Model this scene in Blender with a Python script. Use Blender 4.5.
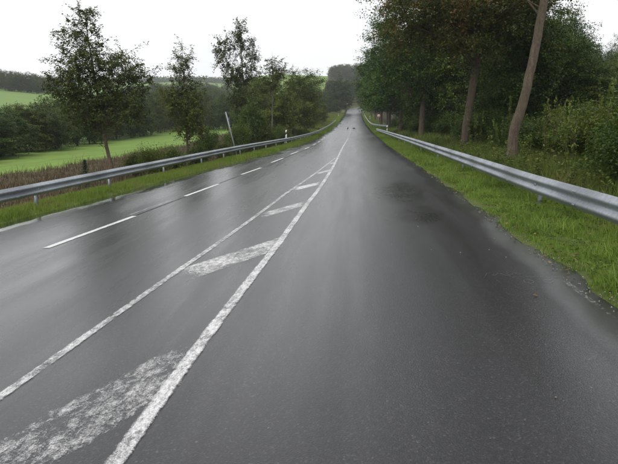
import bpy, math, random
import numpy as np
from mathutils import Vector

for o in list(bpy.data.objects):
    bpy.data.objects.remove(o)
scene = bpy.context.scene
COL = scene.collection

# ------------------------------------------------------------------ camera
EYE = 1.8
cd = bpy.data.cameras.new('camera')
cam = bpy.data.objects.new('camera', cd)
COL.objects.link(cam)
cd.sensor_width = 36.0
cd.lens = 36.0 * 600 / 618
cd.clip_start = 0.05
cd.clip_end = 6000
cam.location = (0, 0, EYE)
cam.rotation_euler = (math.radians(90 - 10.39), 0, math.radians(4.126))
scene.camera = cam

# ------------------------------------------------------------------ world, sun, exposure
SUN_EL, SUN_AZ = math.radians(58), math.radians(200)
wd = bpy.data.worlds.new('World')
scene.world = wd
wd.use_nodes = True
nt = wd.node_tree
nt.nodes.clear()
w_out = nt.nodes.new('ShaderNodeOutputWorld')
w_bg = nt.nodes.new('ShaderNodeBackground')
w_bg.inputs['Strength'].default_value = 0.1
w_sky = nt.nodes.new('ShaderNodeTexSky')
w_sky.sky_type = 'NISHITA'
w_sky.sun_disc = False
w_sky.sun_elevation = SUN_EL
w_sky.sun_rotation = SUN_AZ
w_tc = nt.nodes.new('ShaderNodeTexCoord')
w_no = nt.nodes.new('ShaderNodeTexNoise')          # the closed cloud deck: soft, nearly even
w_no.inputs['Scale'].default_value = 2.2
w_no.inputs['Detail'].default_value = 4
w_rp = nt.nodes.new('ShaderNodeValToRGB')
w_rp.color_ramp.elements[0].position = 0.25
w_rp.color_ramp.elements[0].color = (6.9, 7.0, 7.12, 1)
w_rp.color_ramp.elements[1].position = 0.75
w_rp.color_ramp.elements[1].color = (8.9, 8.95, 9.0, 1)
w_mx = nt.nodes.new('ShaderNodeMix')
w_mx.data_type = 'RGBA'
w_mx.inputs[0].default_value = 0.95
nt.links.new(w_tc.outputs['Generated'], w_no.inputs['Vector'])
nt.links.new(w_no.outputs['Fac'], w_rp.inputs['Fac'])
nt.links.new(w_sky.outputs['Color'], w_mx.inputs[6])
nt.links.new(w_rp.outputs['Color'], w_mx.inputs[7])
nt.links.new(w_mx.outputs[2], w_bg.inputs['Color'])
nt.links.new(w_bg.outputs['Background'], w_out.inputs['Surface'])

sl = bpy.data.lights.new('sun', 'SUN')
sl.energy = 1.5
sl.angle = math.radians(60)
sl.color = (1.0, 0.97, 0.93)
so = bpy.data.objects.new('sun', sl)
so.rotation_euler = (math.radians(90) - SUN_EL, 0, math.pi - SUN_AZ)
so.location = (0, 0, 40)
COL.objects.link(so)

scene.view_settings.view_transform = 'Standard'
scene.view_settings.look = 'None'
scene.view_settings.exposure = 0.58
scene.view_settings.gamma = 1.0
scene.view_settings.use_curve_mapping = False
scene.cycles.use_denoising = True
scene.cycles.max_bounces = 8
scene.cycles.transparent_max_bounces = 12
scene.cycles.volume_bounces = 0

# ------------------------------------------------------------------ helpers
def tag(o, label=None, cat=None, group=None, kind=None):
    if label: o['label'] = label
    if cat: o['category'] = cat
    if group: o['group'] = group
    if kind: o['kind'] = kind
    return o

def np_mesh(name, V, quads=None, tris=None, attrs=None, smooth=False):
    V = np.asarray(V, np.float32).reshape(-1, 3)
    me = bpy.data.meshes.new(name)
    nq = 0 if quads is None else len(quads)
    n3 = 0 if tris is None else len(tris)
    me.vertices.add(len(V))
    me.vertices.foreach_set('co', V.ravel())
    parts = []
    if nq: parts.append(np.asarray(quads, np.int32).ravel())
    if n3: parts.append(np.asarray(tris, np.int32).ravel())
    idx = np.concatenate(parts)
    me.loops.add(len(idx))
    me.loops.foreach_set('vertex_index', idx)
    me.polygons.add(nq + n3)
    st = np.concatenate([np.arange(nq) * 4, nq * 4 + np.arange(n3) * 3]).astype(np.int32)
    me.polygons.foreach_set('loop_start', st)
    if smooth:
        me.polygons.foreach_set('use_smooth', np.ones(nq + n3, bool))
    me.update(calc_edges=True)
    for k, a in (attrs or {}).items():
        at = me.attributes.new(k, 'FLOAT', 'FACE')
        at.data.foreach_set('value', np.asarray(a, np.float32))
    me.validate()
    return me

def mesh_obj(name, me, mat=None, parent=None):
    if mat is not None and not me.materials:
        me.materials.append(mat)
    o = bpy.data.objects.new(name, me)
    COL.objects.link(o)
    if parent is not None: o.parent = parent
    return o

def empty(name, loc, label, cat, group=None, rz=0.0, sc=1.0):
    o = bpy.data.objects.new(name, None)
    COL.objects.link(o)
    o.empty_display_size = 0.2
    o.location = loc
    o.rotation_euler = (0, 0, rz)
    o.scale = (sc, sc, sc)
    return tag(o, label, cat, group)

def copy_thing(root, loc, rz=0.0, sc=(1, 1, 1), label=None, group=None):
    r = root.copy()
    COL.objects.link(r)
    r.location = loc
    r.rotation_euler = (0, 0, rz)
    r.scale = sc
    if label: r['label'] = label
    if group: r['group'] = group
    for ch in list(root.children):
        c = ch.copy(); COL.objects.link(c); c.parent = r
        for g in list(ch.children):
            d = g.copy(); COL.objects.link(d); d.parent = c
    return r

class Geo:
    """collects boxes, tubes and prisms, then makes one mesh"""
    def __init__(s): s.V = []; s.Q = []; s.T = []; s.n = 0
    def add(s, V, Q=(), T=()):
        V = np.asarray(V, float).reshape(-1, 3)
        if len(Q): s.Q.append(np.asarray(Q, int) + s.n)
        if len(T): s.T.append(np.asarray(T, int) + s.n)
        s.V.append(V); s.n += len(V)
    def box(s, c, d, rot=None):
        x, y, z = np.array(d) / 2
        V = np.array([[-x,-y,-z],[x,-y,-z],[x,y,-z],[-x,y,-z],[-x,-y,z],[x,-y,z],[x,y,z],[-x,y,z]])
        if rot is not None: V = V @ np.array(rot).T
        s.add(V + np.array(c), [[3,2,1,0],[4,5,6,7],[0,1,5,4],[1,2,6,5],[2,3,7,6],[3,0,4,7]])
    def tube(s, P, R, k=6, cap=True):
        P = np.asarray(P, float); R = np.broadcast_to(np.asarray(R, float), (len(P),))
        T = np.gradient(P, axis=0); T /= np.linalg.norm(T, axis=1, keepdims=True) + 1e-9
        ref = np.array([0, 0, 1.0]) if abs(T[:, 2]).mean() < 0.8 else np.array([1.0, 0, 0])
        A = np.cross(T, ref); A /= np.linalg.norm(A, axis=1, keepdims=True) + 1e-9
        B = np.cross(T, A)
        th = np.arange(k) * 2 * math.pi / k
        V = P[:, None] + R[:, None, None] * (np.cos(th)[None, :, None] * A[:, None] + np.sin(th)[None, :, None] * B[:, None])
        n = len(P)
        i = np.arange(n - 1)[:, None] * k; j = np.arange(k)[None]; j2 = (j + 1) % k
        Q = np.stack([i + j, i + j2, i + k + j2, i + k + j], -1).reshape(-1, 4)
        Vv = V.reshape(-1, 3); Tt = []
        if cap:
            Vv = np.vstack([Vv, P[0], P[-1]]); a = n * k
            for q in range(k):
                Tt.append([a, (q + 1) % k, q]); Tt.append([a + 1, (n - 1) * k + q, (n - 1) * k + (q + 1) % k])
        s.add(Vv, Q, Tt)
    def mesh(s, name, smooth=False):
        return np_mesh(name, np.vstack(s.V), np.vstack(s.Q) if s.Q else None, np.vstack(s.T) if s.T else None, smooth=smooth)

# ------------------------------------------------------------------ materials
def mat_new(name):
    m = bpy.data.materials.new(name)
    m.use_nodes = True
    return m, m.node_tree, m.node_tree.nodes['Principled BSDF']
def N(t, typ, **kw):
    n = t.nodes.new(typ)
    for k, v in kw.items():
        if k in n.inputs: n.inputs[k].default_value = v
        else: setattr(n, k, v)
    return n
def noise(t, scale, detail=4.0, rough=0.55, vec=None, stretch=None, dist=0.0):
    n = N(t, 'ShaderNodeTexNoise', Scale=scale, Detail=detail, Roughness=rough, Distortion=dist)
    if vec is None:
        vec = N(t, 'ShaderNodeNewGeometry').outputs['Position']
    if stretch:
        mp = N(t, 'ShaderNodeMapping'); mp.inputs['Scale'].default_value = stretch
        t.links.new(vec, mp.inputs['Vector']); vec = mp.outputs['Vector']
    t.links.new(vec, n.inputs['Vector'])
    return n.outputs['Fac']
def ramp(t, fac, stops, interp='LINEAR'):
    r = N(t, 'ShaderNodeValToRGB')
    cr = r.color_ramp; cr.interpolation = interp
    while len(cr.elements) < len(stops): cr.elements.new(0.5)
    for e, (p, c) in zip(cr.elements, stops):
        e.position = p
        e.color = (c, c, c, 1) if isinstance(c, (int, float)) else (*c, 1)
    t.links.new(fac, r.inputs['Fac'])
    return r.outputs['Color']
def mixc(t, fac, a, b, mode='MIX'):
    m = N(t, 'ShaderNodeMix', data_type='RGBA', blend_type=mode)
    for s, v in ((0, fac), (6, a), (7, b)):
        if isinstance(v, (int, float)): m.inputs[s].default_value = v if s == 0 else (v, v, v, 1)
        elif isinstance(v, tuple): m.inputs[s].default_value = (*v, 1)
        else: t.links.new(v, m.inputs[s])
    return m.outputs[2]
def mth(t, op, a, b=0.0, c=0.0, clamp=False):
    m = N(t, 'ShaderNodeMath', operation=op, use_clamp=clamp)
    for i, v in enumerate((a, b, c)):
        if isinstance(v, (int, float)): m.inputs[i].default_value = v
        else: t.links.new(v, m.inputs[i])
    return m.outputs[0]
def bump(t, p, h, strength=0.3, dist=0.01):
    b = N(t, 'ShaderNodeBump', Strength=strength, Distance=dist)
    t.links.new(h, b.inputs['Height']); t.links.new(b.outputs['Normal'], p.inputs['Normal'])

def leaf_material(name, stops, trans=0.30, rough=0.5):
    """leaf colour from the random value each leaf carries"""
    m, t, p = mat_new(name)
    a = N(t, 'ShaderNodeAttribute', attribute_name='tint')
    col = ramp(t, a.outputs['Fac'], stops)
    t.links.new(col, p.inputs['Base Color'])
    p.inputs['Roughness'].default_value = rough
    p.inputs['Specular IOR Level'].default_value = 0.16
    tr = N(t, 'ShaderNodeBsdfTranslucent')
    hs = N(t, 'ShaderNodeHueSaturation', Saturation=1.1, Value=1.15)
    t.links.new(col, hs.inputs['Color']); t.links.new(hs.outputs['Color'], tr.inputs['Color'])
    mx = N(t, 'ShaderNodeMixShader'); mx.inputs[0].default_value = trans
    t.links.new(p.outputs[0], mx.inputs[1]); t.links.new(tr.outputs[0], mx.inputs[2])
    t.links.new(mx.outputs[0], t.nodes['Material Output'].inputs['Surface'])
    return m

M = {}
M['leaf_dark'] = leaf_material('leaf_dark', [(0, (.022,.042,.010)), (.5, (.038,.070,.013)), (.85, (.064,.102,.018)), (1, (.095,.120,.022))])
M['leaf_lime'] = leaf_material('leaf_lime', [(0, (.026,.058,.012)), (.55, (.050,.102,.018)), (.88, (.085,.150,.024)), (1, (.12,.17,.028))])
M['leaf_autumn'] = leaf_material('leaf_autumn', [(0, (.038,.050,.014)), (.42, (.068,.086,.018)), (.64, (.095,.092,.024)), (.85, (.13,.080,.030)), (1, (.18,.092,.032))])
M['leaf_olive'] = leaf_material('leaf_olive', [(0, (.034,.050,.010)), (.5, (.068,.092,.016)), (.85, (.105,.125,.022)), (1, (.13,.120,.028))])
M['leaf_bush'] = leaf_material('leaf_bush', [(0, (.044,.066,.012)), (.5, (.092,.124,.020)), (.85, (.13,.16,.026)), (1, (.17,.17,.032))])
M['leaf_birch'] = leaf_material('leaf_birch', [(0, (.032,.050,.014)), (.5, (.056,.082,.020)), (.9, (.092,.118,.028)), (1, (.12,.120,.035))])
M['leaf_shrub'] = leaf_material('leaf_shrub', [(0, (.036,.062,.013)), (.5, (.074,.115,.020)), (.85, (.118,.155,.028)), (1, (.16,.175,.036))])
M['leaf_red'] = leaf_material('leaf_red', [(0, (.07,.018,.02)), (.6, (.11,.026,.026)), (1, (.10,.06,.03))])
M['needle'] = leaf_material('needle', [(0, (.018,.034,.018)), (1, (.036,.064,.03))], trans=.1)
M['grass_blade'] = leaf_material('grass_blade', [(0, (.090,.140,.024)), (.45, (.145,.220,.036)), (.8, (.19,.26,.048)), (.93, (.16,.18,.05)), (1, (.19,.155,.07))], trans=.3)
M['grass_lush'] = leaf_material('grass_lush', [(0, (.095,.150,.026)), (.5, (.165,.255,.044)), (.84, (.215,.295,.058)), (.96, (.17,.19,.05)), (1, (.20,.15,.07))], trans=.3)
M['tall_grass'] = leaf_material('tall_grass', [(0, (.060,.092,.020)), (.5, (.105,.150,.030)), (.82, (.16,.185,.045)), (.93, (.20,.17,.07)), (1, (.25,.185,.09))], trans=.25)
M['dry_stalk'] = leaf_material('dry_stalk', [(0, (.055,.040,.024)), (.5, (.095,.070,.040)), (.8, (.13,.098,.055)), (.9, (.080,.100,.034)), (1, (.085,.12,.034))], trans=.15)
M['fallen_leaf'] = leaf_material('fallen_leaf', [(0, (.09,.06,.03)), (.5, (.12,.08,.036)), (1, (.18,.14,.055))], trans=.1)

def bark(name, a, b, moss=(.05,.055,.02), mossy=.45):
    m, t, p = mat_new(name)
    tc = N(t, 'ShaderNodeTexCoord').outputs['Object']
    n1 = noise(t, 11, 7, .68, tc, (1, 1, .22), .6)
    n2 = noise(t, 2.2, 4, .6, tc, (1, 1, .5))
    n3 = noise(t, 40, 4, .6, tc, (1, 1, .25))
    c = ramp(t, n1, [(.3, a), (.7, b)])
    c = mixc(t, ramp(t, n2, [(.5 - .2 * mossy, 0.0), (.78, mossy)]), c, moss)
    c = mixc(t, .5, c, ramp(t, n3, [(.3, .4), (.7, 1.5)]), 'MULTIPLY')
    t.links.new(c, p.inputs['Base Color'])
    p.inputs['Roughness'].default_value = .8
    bump(t, p, mth(t, 'ADD', n1, n3), 1.0, .06)
    return m
M['bark'] = bark('bark', (.066,.046,.030), (.155,.112,.078))
M['bark_pale'] = bark('bark_pale', (.10,.085,.070), (.21,.18,.15), mossy=.5)
M['bark_pink'] = bark('bark_pink', (.058,.037,.026), (.185,.132,.098), moss=(.075,.070,.030), mossy=.75)
M['bark_grey'] = bark('bark_grey', (.05,.045,.038), (.10,.092,.078))
M['bark_brown'] = bark('bark_brown', (.075,.055,.035), (.15,.112,.072), mossy=.3)

# wet asphalt
def asphalt():
    m, t, p = mat_new('wet_asphalt')
    pos = N(t, 'ShaderNodeNewGeometry').outputs['Position']
    vo = N(t, 'ShaderNodeTexVoronoi', Scale=84.0); t.links.new(pos, vo.inputs['Vector'])
    grain = ramp(t, vo.outputs['Color'], [(0.0, (.005,.0048,.0055)), (.5, (.009,.0086,.0104)), (.8, (.019,.0182,.0212)), (.94, (.042,.040,.045)), (1, (.10,.097,.102))])
    big = noise(t, .5, 5, .6, pos, (1.6, .16, 1))
    mid = noise(t, 2.4, 5, .65, pos, (1.4, .5, 1))
    c = mixc(t, 1.0, grain, ramp(t, big, [(.3, .80), (.7, 1.22)]), 'MULTIPLY')
    c = mixc(t, 1.0, c, ramp(t, mid, [(.25, .78), (.75, 1.2)]), 'MULTIPLY')
    sx = N(t, 'ShaderNodeSeparateXYZ'); t.links.new(pos, sx.inputs[0])
    X, Y = sx.outputs[0], sx.outputs[1]
    # standing water: along the low left edge, and a shallow dip in the outer lane
    fl = N(t, 'ShaderNodeAttribute', attribute_name='from_left').outputs['Fac']
    n_e = noise(t, 1.1, 4, .6, pos, (1, .35, 1))
    edge_w = mth(t, 'ADD', mth(t, 'MULTIPLY', fl, -.62), mth(t, 'MULTIPLY', n_e, 1.9))
    pud_l = ramp(t, edge_w, [(.33, 0.0), (.55, 1.0)])
    def dip(cx, cy, rx, ry_, k):
        dx = mth(t, 'DIVIDE', mth(t, 'SUBTRACT', X, cx), rx); dy = mth(t, 'DIVIDE', mth(t, 'SUBTRACT', Y, cy), ry_)
        d2 = mth(t, 'ADD', mth(t, 'MULTIPLY', dx, dx), mth(t, 'MULTIPLY', dy, dy))
        return mth(t, 'SUBTRACT', mth(t, 'MULTIPLY', noise(t, 1.6, 5, .65, pos, (1.2, .7, 1)), k), mth(t, 'MULTIPLY', d2, .5))
    pud_r = mth(t, 'MAXIMUM', ramp(t, dip(1.1, 15.3, .8, 2.8, 1.15), [(.05, 0.0), (.80, 1.0)]), ramp(t, dip(1.25, 11.4, .55, 1.5, 1.1), [(.08, 0.0), (.82, .9)]))
    pud = mth(t, 'MAXIMUM', pud_l, pud_r)
    film = noise(t, .9, 4, .55, pos, (1.2, .035, 1), .4)
    film2 = noise(t, 2.0, 5, .6, pos, (1.2, .10, 1), .3)
    wet = mth(t, 'ADD', mth(t, 'MULTIPLY', film, .62), mth(t, 'MULTIPLY', film2, .38))
    lft = N(t, 'ShaderNodeMapRange'); lft.inputs[1].default_value = 1.8; lft.inputs[2].default_value = -6.0
    lft.inputs[3].default_value = -.04; lft.inputs[4].default_value = .11
    t.links.new(X, lft.inputs[0])
    wet = mth(t, 'ADD', wet, lft.outputs[0])
    r = ramp(t, wet, [(.36, .40), (.50, .32), (.62, .26), (.78, .19)])
    r = mixc(t, pud_l, r, .07)
    r = mixc(t, mth(t, 'MULTIPLY', pud_r, .65), r, .19)
    t.links.new(r, p.inputs['Roughness'])
    c = mixc(t, mth(t, 'MULTIPLY', pud, .35), c, (.010,.010,.011))
    t.links.new(c, p.inputs['Base Color'])
    p.inputs['IOR'].default_value = 1.34
    p.inputs['Coat Weight'].default_value = .62
    p.inputs['Coat IOR'].default_value = 1.34
    t.links.new(mixc(t, mth(t, 'MAXIMUM', mth(t, 'MULTIPLY', pud_l, .85), mth(t, 'MULTIPLY', pud_r, .55)), ramp(t, wet, [(.36, .38), (.55, .31), (.75, .25)]), .10), p.inputs['Coat Roughness'])
    h = mth(t, 'ADD', mth(t, 'MULTIPLY', vo.outputs['Distance'], -1.0), mth(t, 'MULTIPLY', noise(t, 160, 3, .6, pos), .5))
    st = ramp(t, mth(t, 'ADD', wet, mth(t, 'MULTIPLY', pud, .3)), [(.40, .55), (.62, .28), (.85, .03)])
    b = N(t, 'ShaderNodeBump', Distance=.0032)
    t.links.new(st, b.inputs['Strength'])
    t.links.new(h, b.inputs['Height']); t.links.new(b.outputs['Normal'], p.inputs['Normal'])
    return m
M['asphalt'] = asphalt()

def paint(name, wear, scale=26.0, col=(.74,.74,.73)):
    """road paint worn off the stones: wear 0 whole .. 1 gone"""
    m, t, p = mat_new(name)
    pos = N(t, 'ShaderNodeNewGeometry').outputs['Position']
    n1 = noise(t, scale, 8, .78, pos, (1.0, .5, 1), .3)
    n2 = noise(t, 1.7, 4, .6, pos)
    n3 = noise(t, 90, 3, .6, pos)
    v = mth(t, 'ADD', mth(t, 'ADD', mth(t, 'MULTIPLY', n1, .62), mth(t, 'MULTIPLY', n2, .28)), mth(t, 'MULTIPLY', n3, .22))
    core = N(t, 'ShaderNodeAttribute', attribute_name='core').outputs['Fac']
    v = mth(t, 'SUBTRACT', v, mth(t, 'MULTIPLY', mth(t, 'SUBTRACT', 1.0, core), .16))
    k = .26 + .42 * wear
    a = ramp(t, v, [(k, 0.0), (k + .19, .95)])
    c = mixc(t, 1.0, col, ramp(t, n3, [(.3, .80), (.65, 1.05)]), 'MULTIPLY')
    t.links.new(c, p.inputs['Base Color'])
    p.inputs['Roughness'].default_value = .5
    tr = N(t, 'ShaderNodeBsdfTransparent')
    mx = N(t, 'ShaderNodeMixShader')
    t.links.new(a, mx.inputs[0]); t.links.new(tr.outputs[0], mx.inputs[1]); t.links.new(p.outputs[0], mx.inputs[2])
    t.links.new(mx.outputs[0], t.nodes['Material Output'].inputs['Surface'])
    return m
M['paint_fresh'] = paint('paint_fresh', .22, 14, (.60,.60,.59))
M['paint_line'] = paint('paint_line', .40, 22, (.60,.60,.60))
M['paint_worn'] = paint('paint_worn', .50, 18, (.60,.60,.60))
M['paint_gone'] = paint('paint_gone', .64, 14, (.60,.60,.60))
M['chalk'] = paint('chalk', .58, 60, (.13,.13,.125))
M['paint_crumbs'] = paint('paint_crumbs', .74, 30, (.30,.30,.29))

def tar():
    m, t, p = mat_new('tar_seam')
    p.inputs['Base Color'].default_value = (.012,.012,.013,1)
    n = noise(t, 8, 4)
    t.links.new(ramp(t, n, [(.3, .55), (.7, .3)]), p.inputs['Roughness'])
    p.inputs['Specular IOR Level'].default_value = .25
    return m
M['tar'] = tar()

def galvanised():
    m, t, p = mat_new('galvanised_steel')
    pos = N(t, 'ShaderNodeNewGeometry').outputs['Position']
    vo = N(t, 'ShaderNodeTexVoronoi', Scale=55.0); t.links.new(pos, vo.inputs['Vector'])
    n = noise(t, 1.3, 5, .6, pos)
    n2 = noise(t, 14, 5, .65, pos, (1, 1, .35))
    c = mixc(t, 1.0, ramp(t, vo.outputs['Color'], [(0, (.28,.31,.345)), (1, (.38,.41,.45))]), ramp(t, n, [(.3, .8), (.7, 1.1)]), 'MULTIPLY')
    c = mixc(t, ramp(t, n2, [(.48, 0.0), (.75, .5)]), c, (.15,.155,.15))
    t.links.new(c, p.inputs['Base Color'])
    p.inputs['Metallic'].default_value = .45
    t.links.new(ramp(t, n2, [(.3, .38), (.7, .6)]), p.inputs['Roughness'])
    return m
M['steel'] = galvanised()

def plain(name, col, rough=.5, metal=0.0, var=.15, sc=8.0):
    m, t, p = mat_new(name)
    n = noise(t, sc, 5, .6)
    c = mixc(t, 1.0, col, ramp(t, n, [(.3, 1 - var), (.7, 1 + var)]), 'MULTIPLY')
    t.links.new(c, p.inputs['Base Color'])
    p.inputs['Roughness'].default_value = rough
    p.inputs['Metallic'].default_value = metal
    return m
M['white_plastic'] = plain('white_plastic', (.72,.72,.70), .45)
M['black_plastic'] = plain('black_plastic', (.015,.015,.016), .45)
M['reflector'] = plain('reflector', (.35,.36,.36), .15)
M['sign_white'] = plain('sign_white', (.70,.68,.64), .4)
M['sign_red'] = plain('sign_red', (.50,.09,.06), .4)
M['sign_back'] = plain('sign_back', (.045,.046,.05), .6)
M['grey_pole'] = plain('grey_pole', (.24,.25,.26), .5, .4)
M['feather'] = plain('feather', (.014,.014,.016), .4)
M['stone'] = plain('stone', (.20,.19,.18), .8, 0, .4, 30)

def ground_mat(name, stops, sc=1.2, fine=25.0, rough=.9, stretch=None, bs=.6, bd=.05):
    m, t, p = mat_new(name)
    pos = N(t, 'ShaderNodeNewGeometry').outputs['Position']
    n1 = noise(t, sc, 6, .62, pos, stretch)
    n2 = noise(t, fine, 5, .7, pos)
    n3 = noise(t, sc * .11, 4, .6, pos)
    v = mth(t, 'ADD', mth(t, 'ADD', mth(t, 'MULTIPLY', n1, .45), mth(t, 'MULTIPLY', n2, .3)), mth(t, 'MULTIPLY', n3, .25))
    t.links.new(ramp(t, v, stops), p.inputs['Base Color'])
    p.inputs['Roughness'].default_value = rough
    p.inputs['Specular IOR Level'].default_value = .2
    bump(t, p, n2, bs, bd)
    return m
M['meadow'] = ground_mat('meadow', [(.35, (.085,.158,.024)), (.5, (.115,.198,.032)), (.65, (.145,.215,.042))], .5, 6, bs=.3)
def meadow_tone():
    m = M['meadow']; t = m.node_tree; p = t.nodes['Principled BSDF']
    src = p.inputs['Base Color'].links[0].from_socket
    pos = N(t, 'ShaderNodeNewGeometry').outputs['Position']
    a = noise(t, 1.1, 3, .5, pos, (1, .03, 1)); b = noise(t, .16, 5, .65, pos)
    c = mixc(t, 1.0, src, ramp(t, a, [(.3, .82), (.7, 1.15)]), 'MULTIPLY')
    c = mixc(t, ramp(t, b, [(.45, 0.0), (.7, .55)]), c, (.13, .150, .045))
    t.links.new(c, p.inputs['Base Color'])
meadow_tone()
M['field'] = ground_mat('field', [(.36, (.048,.035,.022)), (.5, (.075,.056,.034)), (.64, (.105,.078,.045))], 1.2, 12)
M['verge'] = ground_mat('verge', [(.36, (.045,.055,.016)), (.5, (.075,.098,.024)), (.64, (.105,.120,.036))], 2.0, 30)
M['hillside'] = ground_mat('hillside', [(.36, (.092,.155,.038)), (.5, (.118,.190,.046)), (.64, (.14,.205,.056))], .05, 1.5)
M['floor'] = ground_mat('floor', [(.36, (.022,.019,.012)), (.5, (.036,.034,.017)), (.64, (.052,.055,.022))], 1.5, 20)
M['earth'] = ground_mat('earth', [(.36, (.03,.026,.02)), (.64, (.07,.06,.045))], 2, 30)

# ------------------------------------------------------------------ terrain
ip = np.interp
def sstep(a, b, x):
    t = np.clip((np.asarray(x, float) - a) / (b - a), 0, 1); return t * t * (3 - 2 * t)
def bend(y):
    return 0.0042 * np.maximum(np.asarray(y, float) - 292, 0) ** 2
def xl(y): return ip(y, [-40,3,12.6,17,26.7,40,55,75,110,180,265,330,480], [-8.4,-8.1,-7.8,-7.4,-6.87,-5.75,-5.0,-4.75,-4.4,-4.2,-3.8,-3.8,-3.8]) + bend(y)
def xr(y): return ip(y, [-40,8.4,13.5,22,45,70,110,180,265,330,480], [2.42,2.42,2.5,2.52,2.5,2.85,3.2,3.3,3.6,3.6,3.6]) + bend(y)
_py = np.linspace(-60, 2600, 2661)
_pz = ip(_py, [-60,85,110,140,175,220,265,330,400,560,640,2600], [0,0,.3,.85,1.85,3.6,5.6,9.8,17,44,48,60])
_pz = np.convolve(np.pad(_pz, 20, mode='edge'), np.hanning(41) / np.hanning(41).sum(), 'valid')
_lz = ip(_py, [-60,90,330,520,850,2600], [0,0,9,12,44,70])
_lz = np.convolve(np.pad(_lz, 20, mode='edge'), np.hanning(41) / np.hanning(41).sum(), 'valid')
def zprof(y): return ip(y, _py, _pz)
def zleft(y): return ip(y, _py, _lz)
def fall(y): return ip(y, [60, 120], [.055, .02])
def zroad(x, y): return zprof(y) + fall(y) * (np.asarray(x, float) - bend(y))
def zg(x, y):
    x = np.asarray(x, float); y = np.asarray(y, float)
    a, b = xl(y), xr(y)
    tl, tr = a - x, x - b
    w = sstep(-170, -60, x)
    base = zleft(y) * (1 - w) + zprof(y) * w
    zl = base + fall(y) * (a - bend(y)) + ip(tl, [0,.25,1.0,2.4,9,30], [-.03,.02,.0,-.5,-.75,-.75])
    bank = sstep(70, 95, y) * (1 - sstep(230, 300, y))
    zl = zl + bank * ip(tl, [0,1.0,4.5,7,14,24], [0,.05,1.5,1.6,.9,0])
    zl = zl + np.minimum(.085 * np.maximum(-42 - x, 0), 14)
    zr_ = zprof(y) + fall(y) * (b - bend(y)) + ip(tr, [0,.25,1.3,3.6,6,30,300], [-.03,.02,-.04,.20,.33,1.0,14])
    zm = zroad(x, y) - .06
    z = np.where(tl >= 0, zl, np.where(tr >= 0, zr_, zm))
    bumpy = .05 * np.sin(x * 1.7 + 1.3 * np.sin(y * .9)) * np.cos(y * 1.1 + x * .4)
    off = np.maximum(tl, tr)
    return z + bumpy * sstep(.4, 3, off)
def G1(x, y): return float(zg(x, y))

def xh(y): return ip(y, [-40,20,45,80,150,300,2600], [-22,-25,-27.5,-34,-41,-60,-60])
def xm(y): return ip(y, [-40,20,46,150,2600], [-17,-18,-19.5,-22,-24]) + .35 * np.sin(np.asarray(y) * .55) + .2 * np.sin(np.asarray(y) * 1.7)
def xf(y): return xl(y) - 2.0
def xw(y): return xr(y) + 4.6

rows = np.concatenate([np.arange(-40, 0, 2.5), np.arange(0, 60, .6), np.arange(60, 120, 2.0), np.arange(120, 420, 6), np.arange(420, 900, 20), np.arange(900, 2601, 100)])
def sheet(name, left, right, n, mat, power=1.0, flip=False, dz=0.0):
    u = np.linspace(0, 1, n)
    if power != 1.0: u = u ** power if not flip else 1 - (1 - u) ** power
    L = np.array([float(left(y)) for y in rows])[:, None]; R_ = np.array([float(right(y)) for y in rows])[:, None]
    X = L + (R_ - L) * u[None]; Y = np.repeat(rows[:, None], n, 1)
    Z = zg(X, Y) + dz
    V = np.stack([X, Y, Z], -1).reshape(-1, 3)
    i = np.arange(len(rows) - 1)[:, None] * n; j = np.arange(n - 1)[None]
    Q = np.stack([i + j, i + j + 1, i + n + j + 1, i + n + j], -1).reshape(-1, 4)
    o = mesh_obj(name, np_mesh(name, V, Q, smooth=True), mat)
    tag(o, kind='structure')
    return o
sheet('hillside', lambda y: -1900.0, xh, 60, M['hillside'], 3.0, True)
sheet('meadow', xh, xm, 14, M['meadow'])
sheet('field', xm, xf, 14, M['field'])
sheet('left_verge', xf, lambda y: xl(y) - 1e-4, 10, M['verge'])
sheet('road_bed', lambda y: xl(y) - .15, lambda y: xr(y) + .15, 10, M['earth'], dz=-.025)
sheet('right_verge', lambda y: xr(y) + 1e-4, xw, 18, M['verge'])
sheet('woodland_floor', xw, lambda y: 1900.0, 50, M['floor'], 3.0)

# ------------------------------------------------------------------ road
ry = np.concatenate([np.arange(-38, 0, 2.0), np.arange(0, 60, .5), np.arange(60, 130, 1.5), np.arange(130, 470, 4)])
NU = 22
u = np.linspace(0, 1, NU)
rag_l = .05 * np.sin(ry * 2.1) + .04 * np.sin(ry * 5.3 + 1)
rag_r = .05 * np.sin(ry * 1.7 + 2) + .04 * np.sin(ry * 4.9) + .03 * np.sin(ry * 11)
A = xl(ry) - .05 + rag_l; B = xr(ry) + .05 + rag_r
X = A[:, None] + (B - A)[:, None] * u[None]
Y = np.repeat(ry[:, None], NU, 1)
Z = zroad(X, Y)
Z[:, 0] -= .012; Z[:, -1] -= .012
V = np.stack([X, Y, Z], -1)
skl = V[:, :1].copy(); skl[..., 0] -= .02; skl[..., 2] -= .12
skr = V[:, -1:].copy(); skr[..., 0] += .02; skr[..., 2] -= .12
V = np.concatenate([skl, V, skr], 1); n = NU + 2
i = np.arange(len(ry) - 1)[:, None] * n; j = np.arange(n - 1)[None]
road = mesh_obj('road', np_mesh('road', V.reshape(-1, 3), np.stack([i + j, i + j + 1, i + n + j + 1, i + n + j], -1).reshape(-1, 4), smooth=True), M['asphalt'])
fl_ = np.concatenate([np.zeros_like(X[:, :1]), X - X[:, :1], X[:, -1:] - X[:, :1]], 1)
_at = road.data.attributes.new('from_left', 'FLOAT', 'POINT'); _at.data.foreach_set('value', fl_.astype(np.float32).ravel())
tag(road, 'wet dark asphalt road climbing straight towards distant trees', kind='structure')

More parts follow.
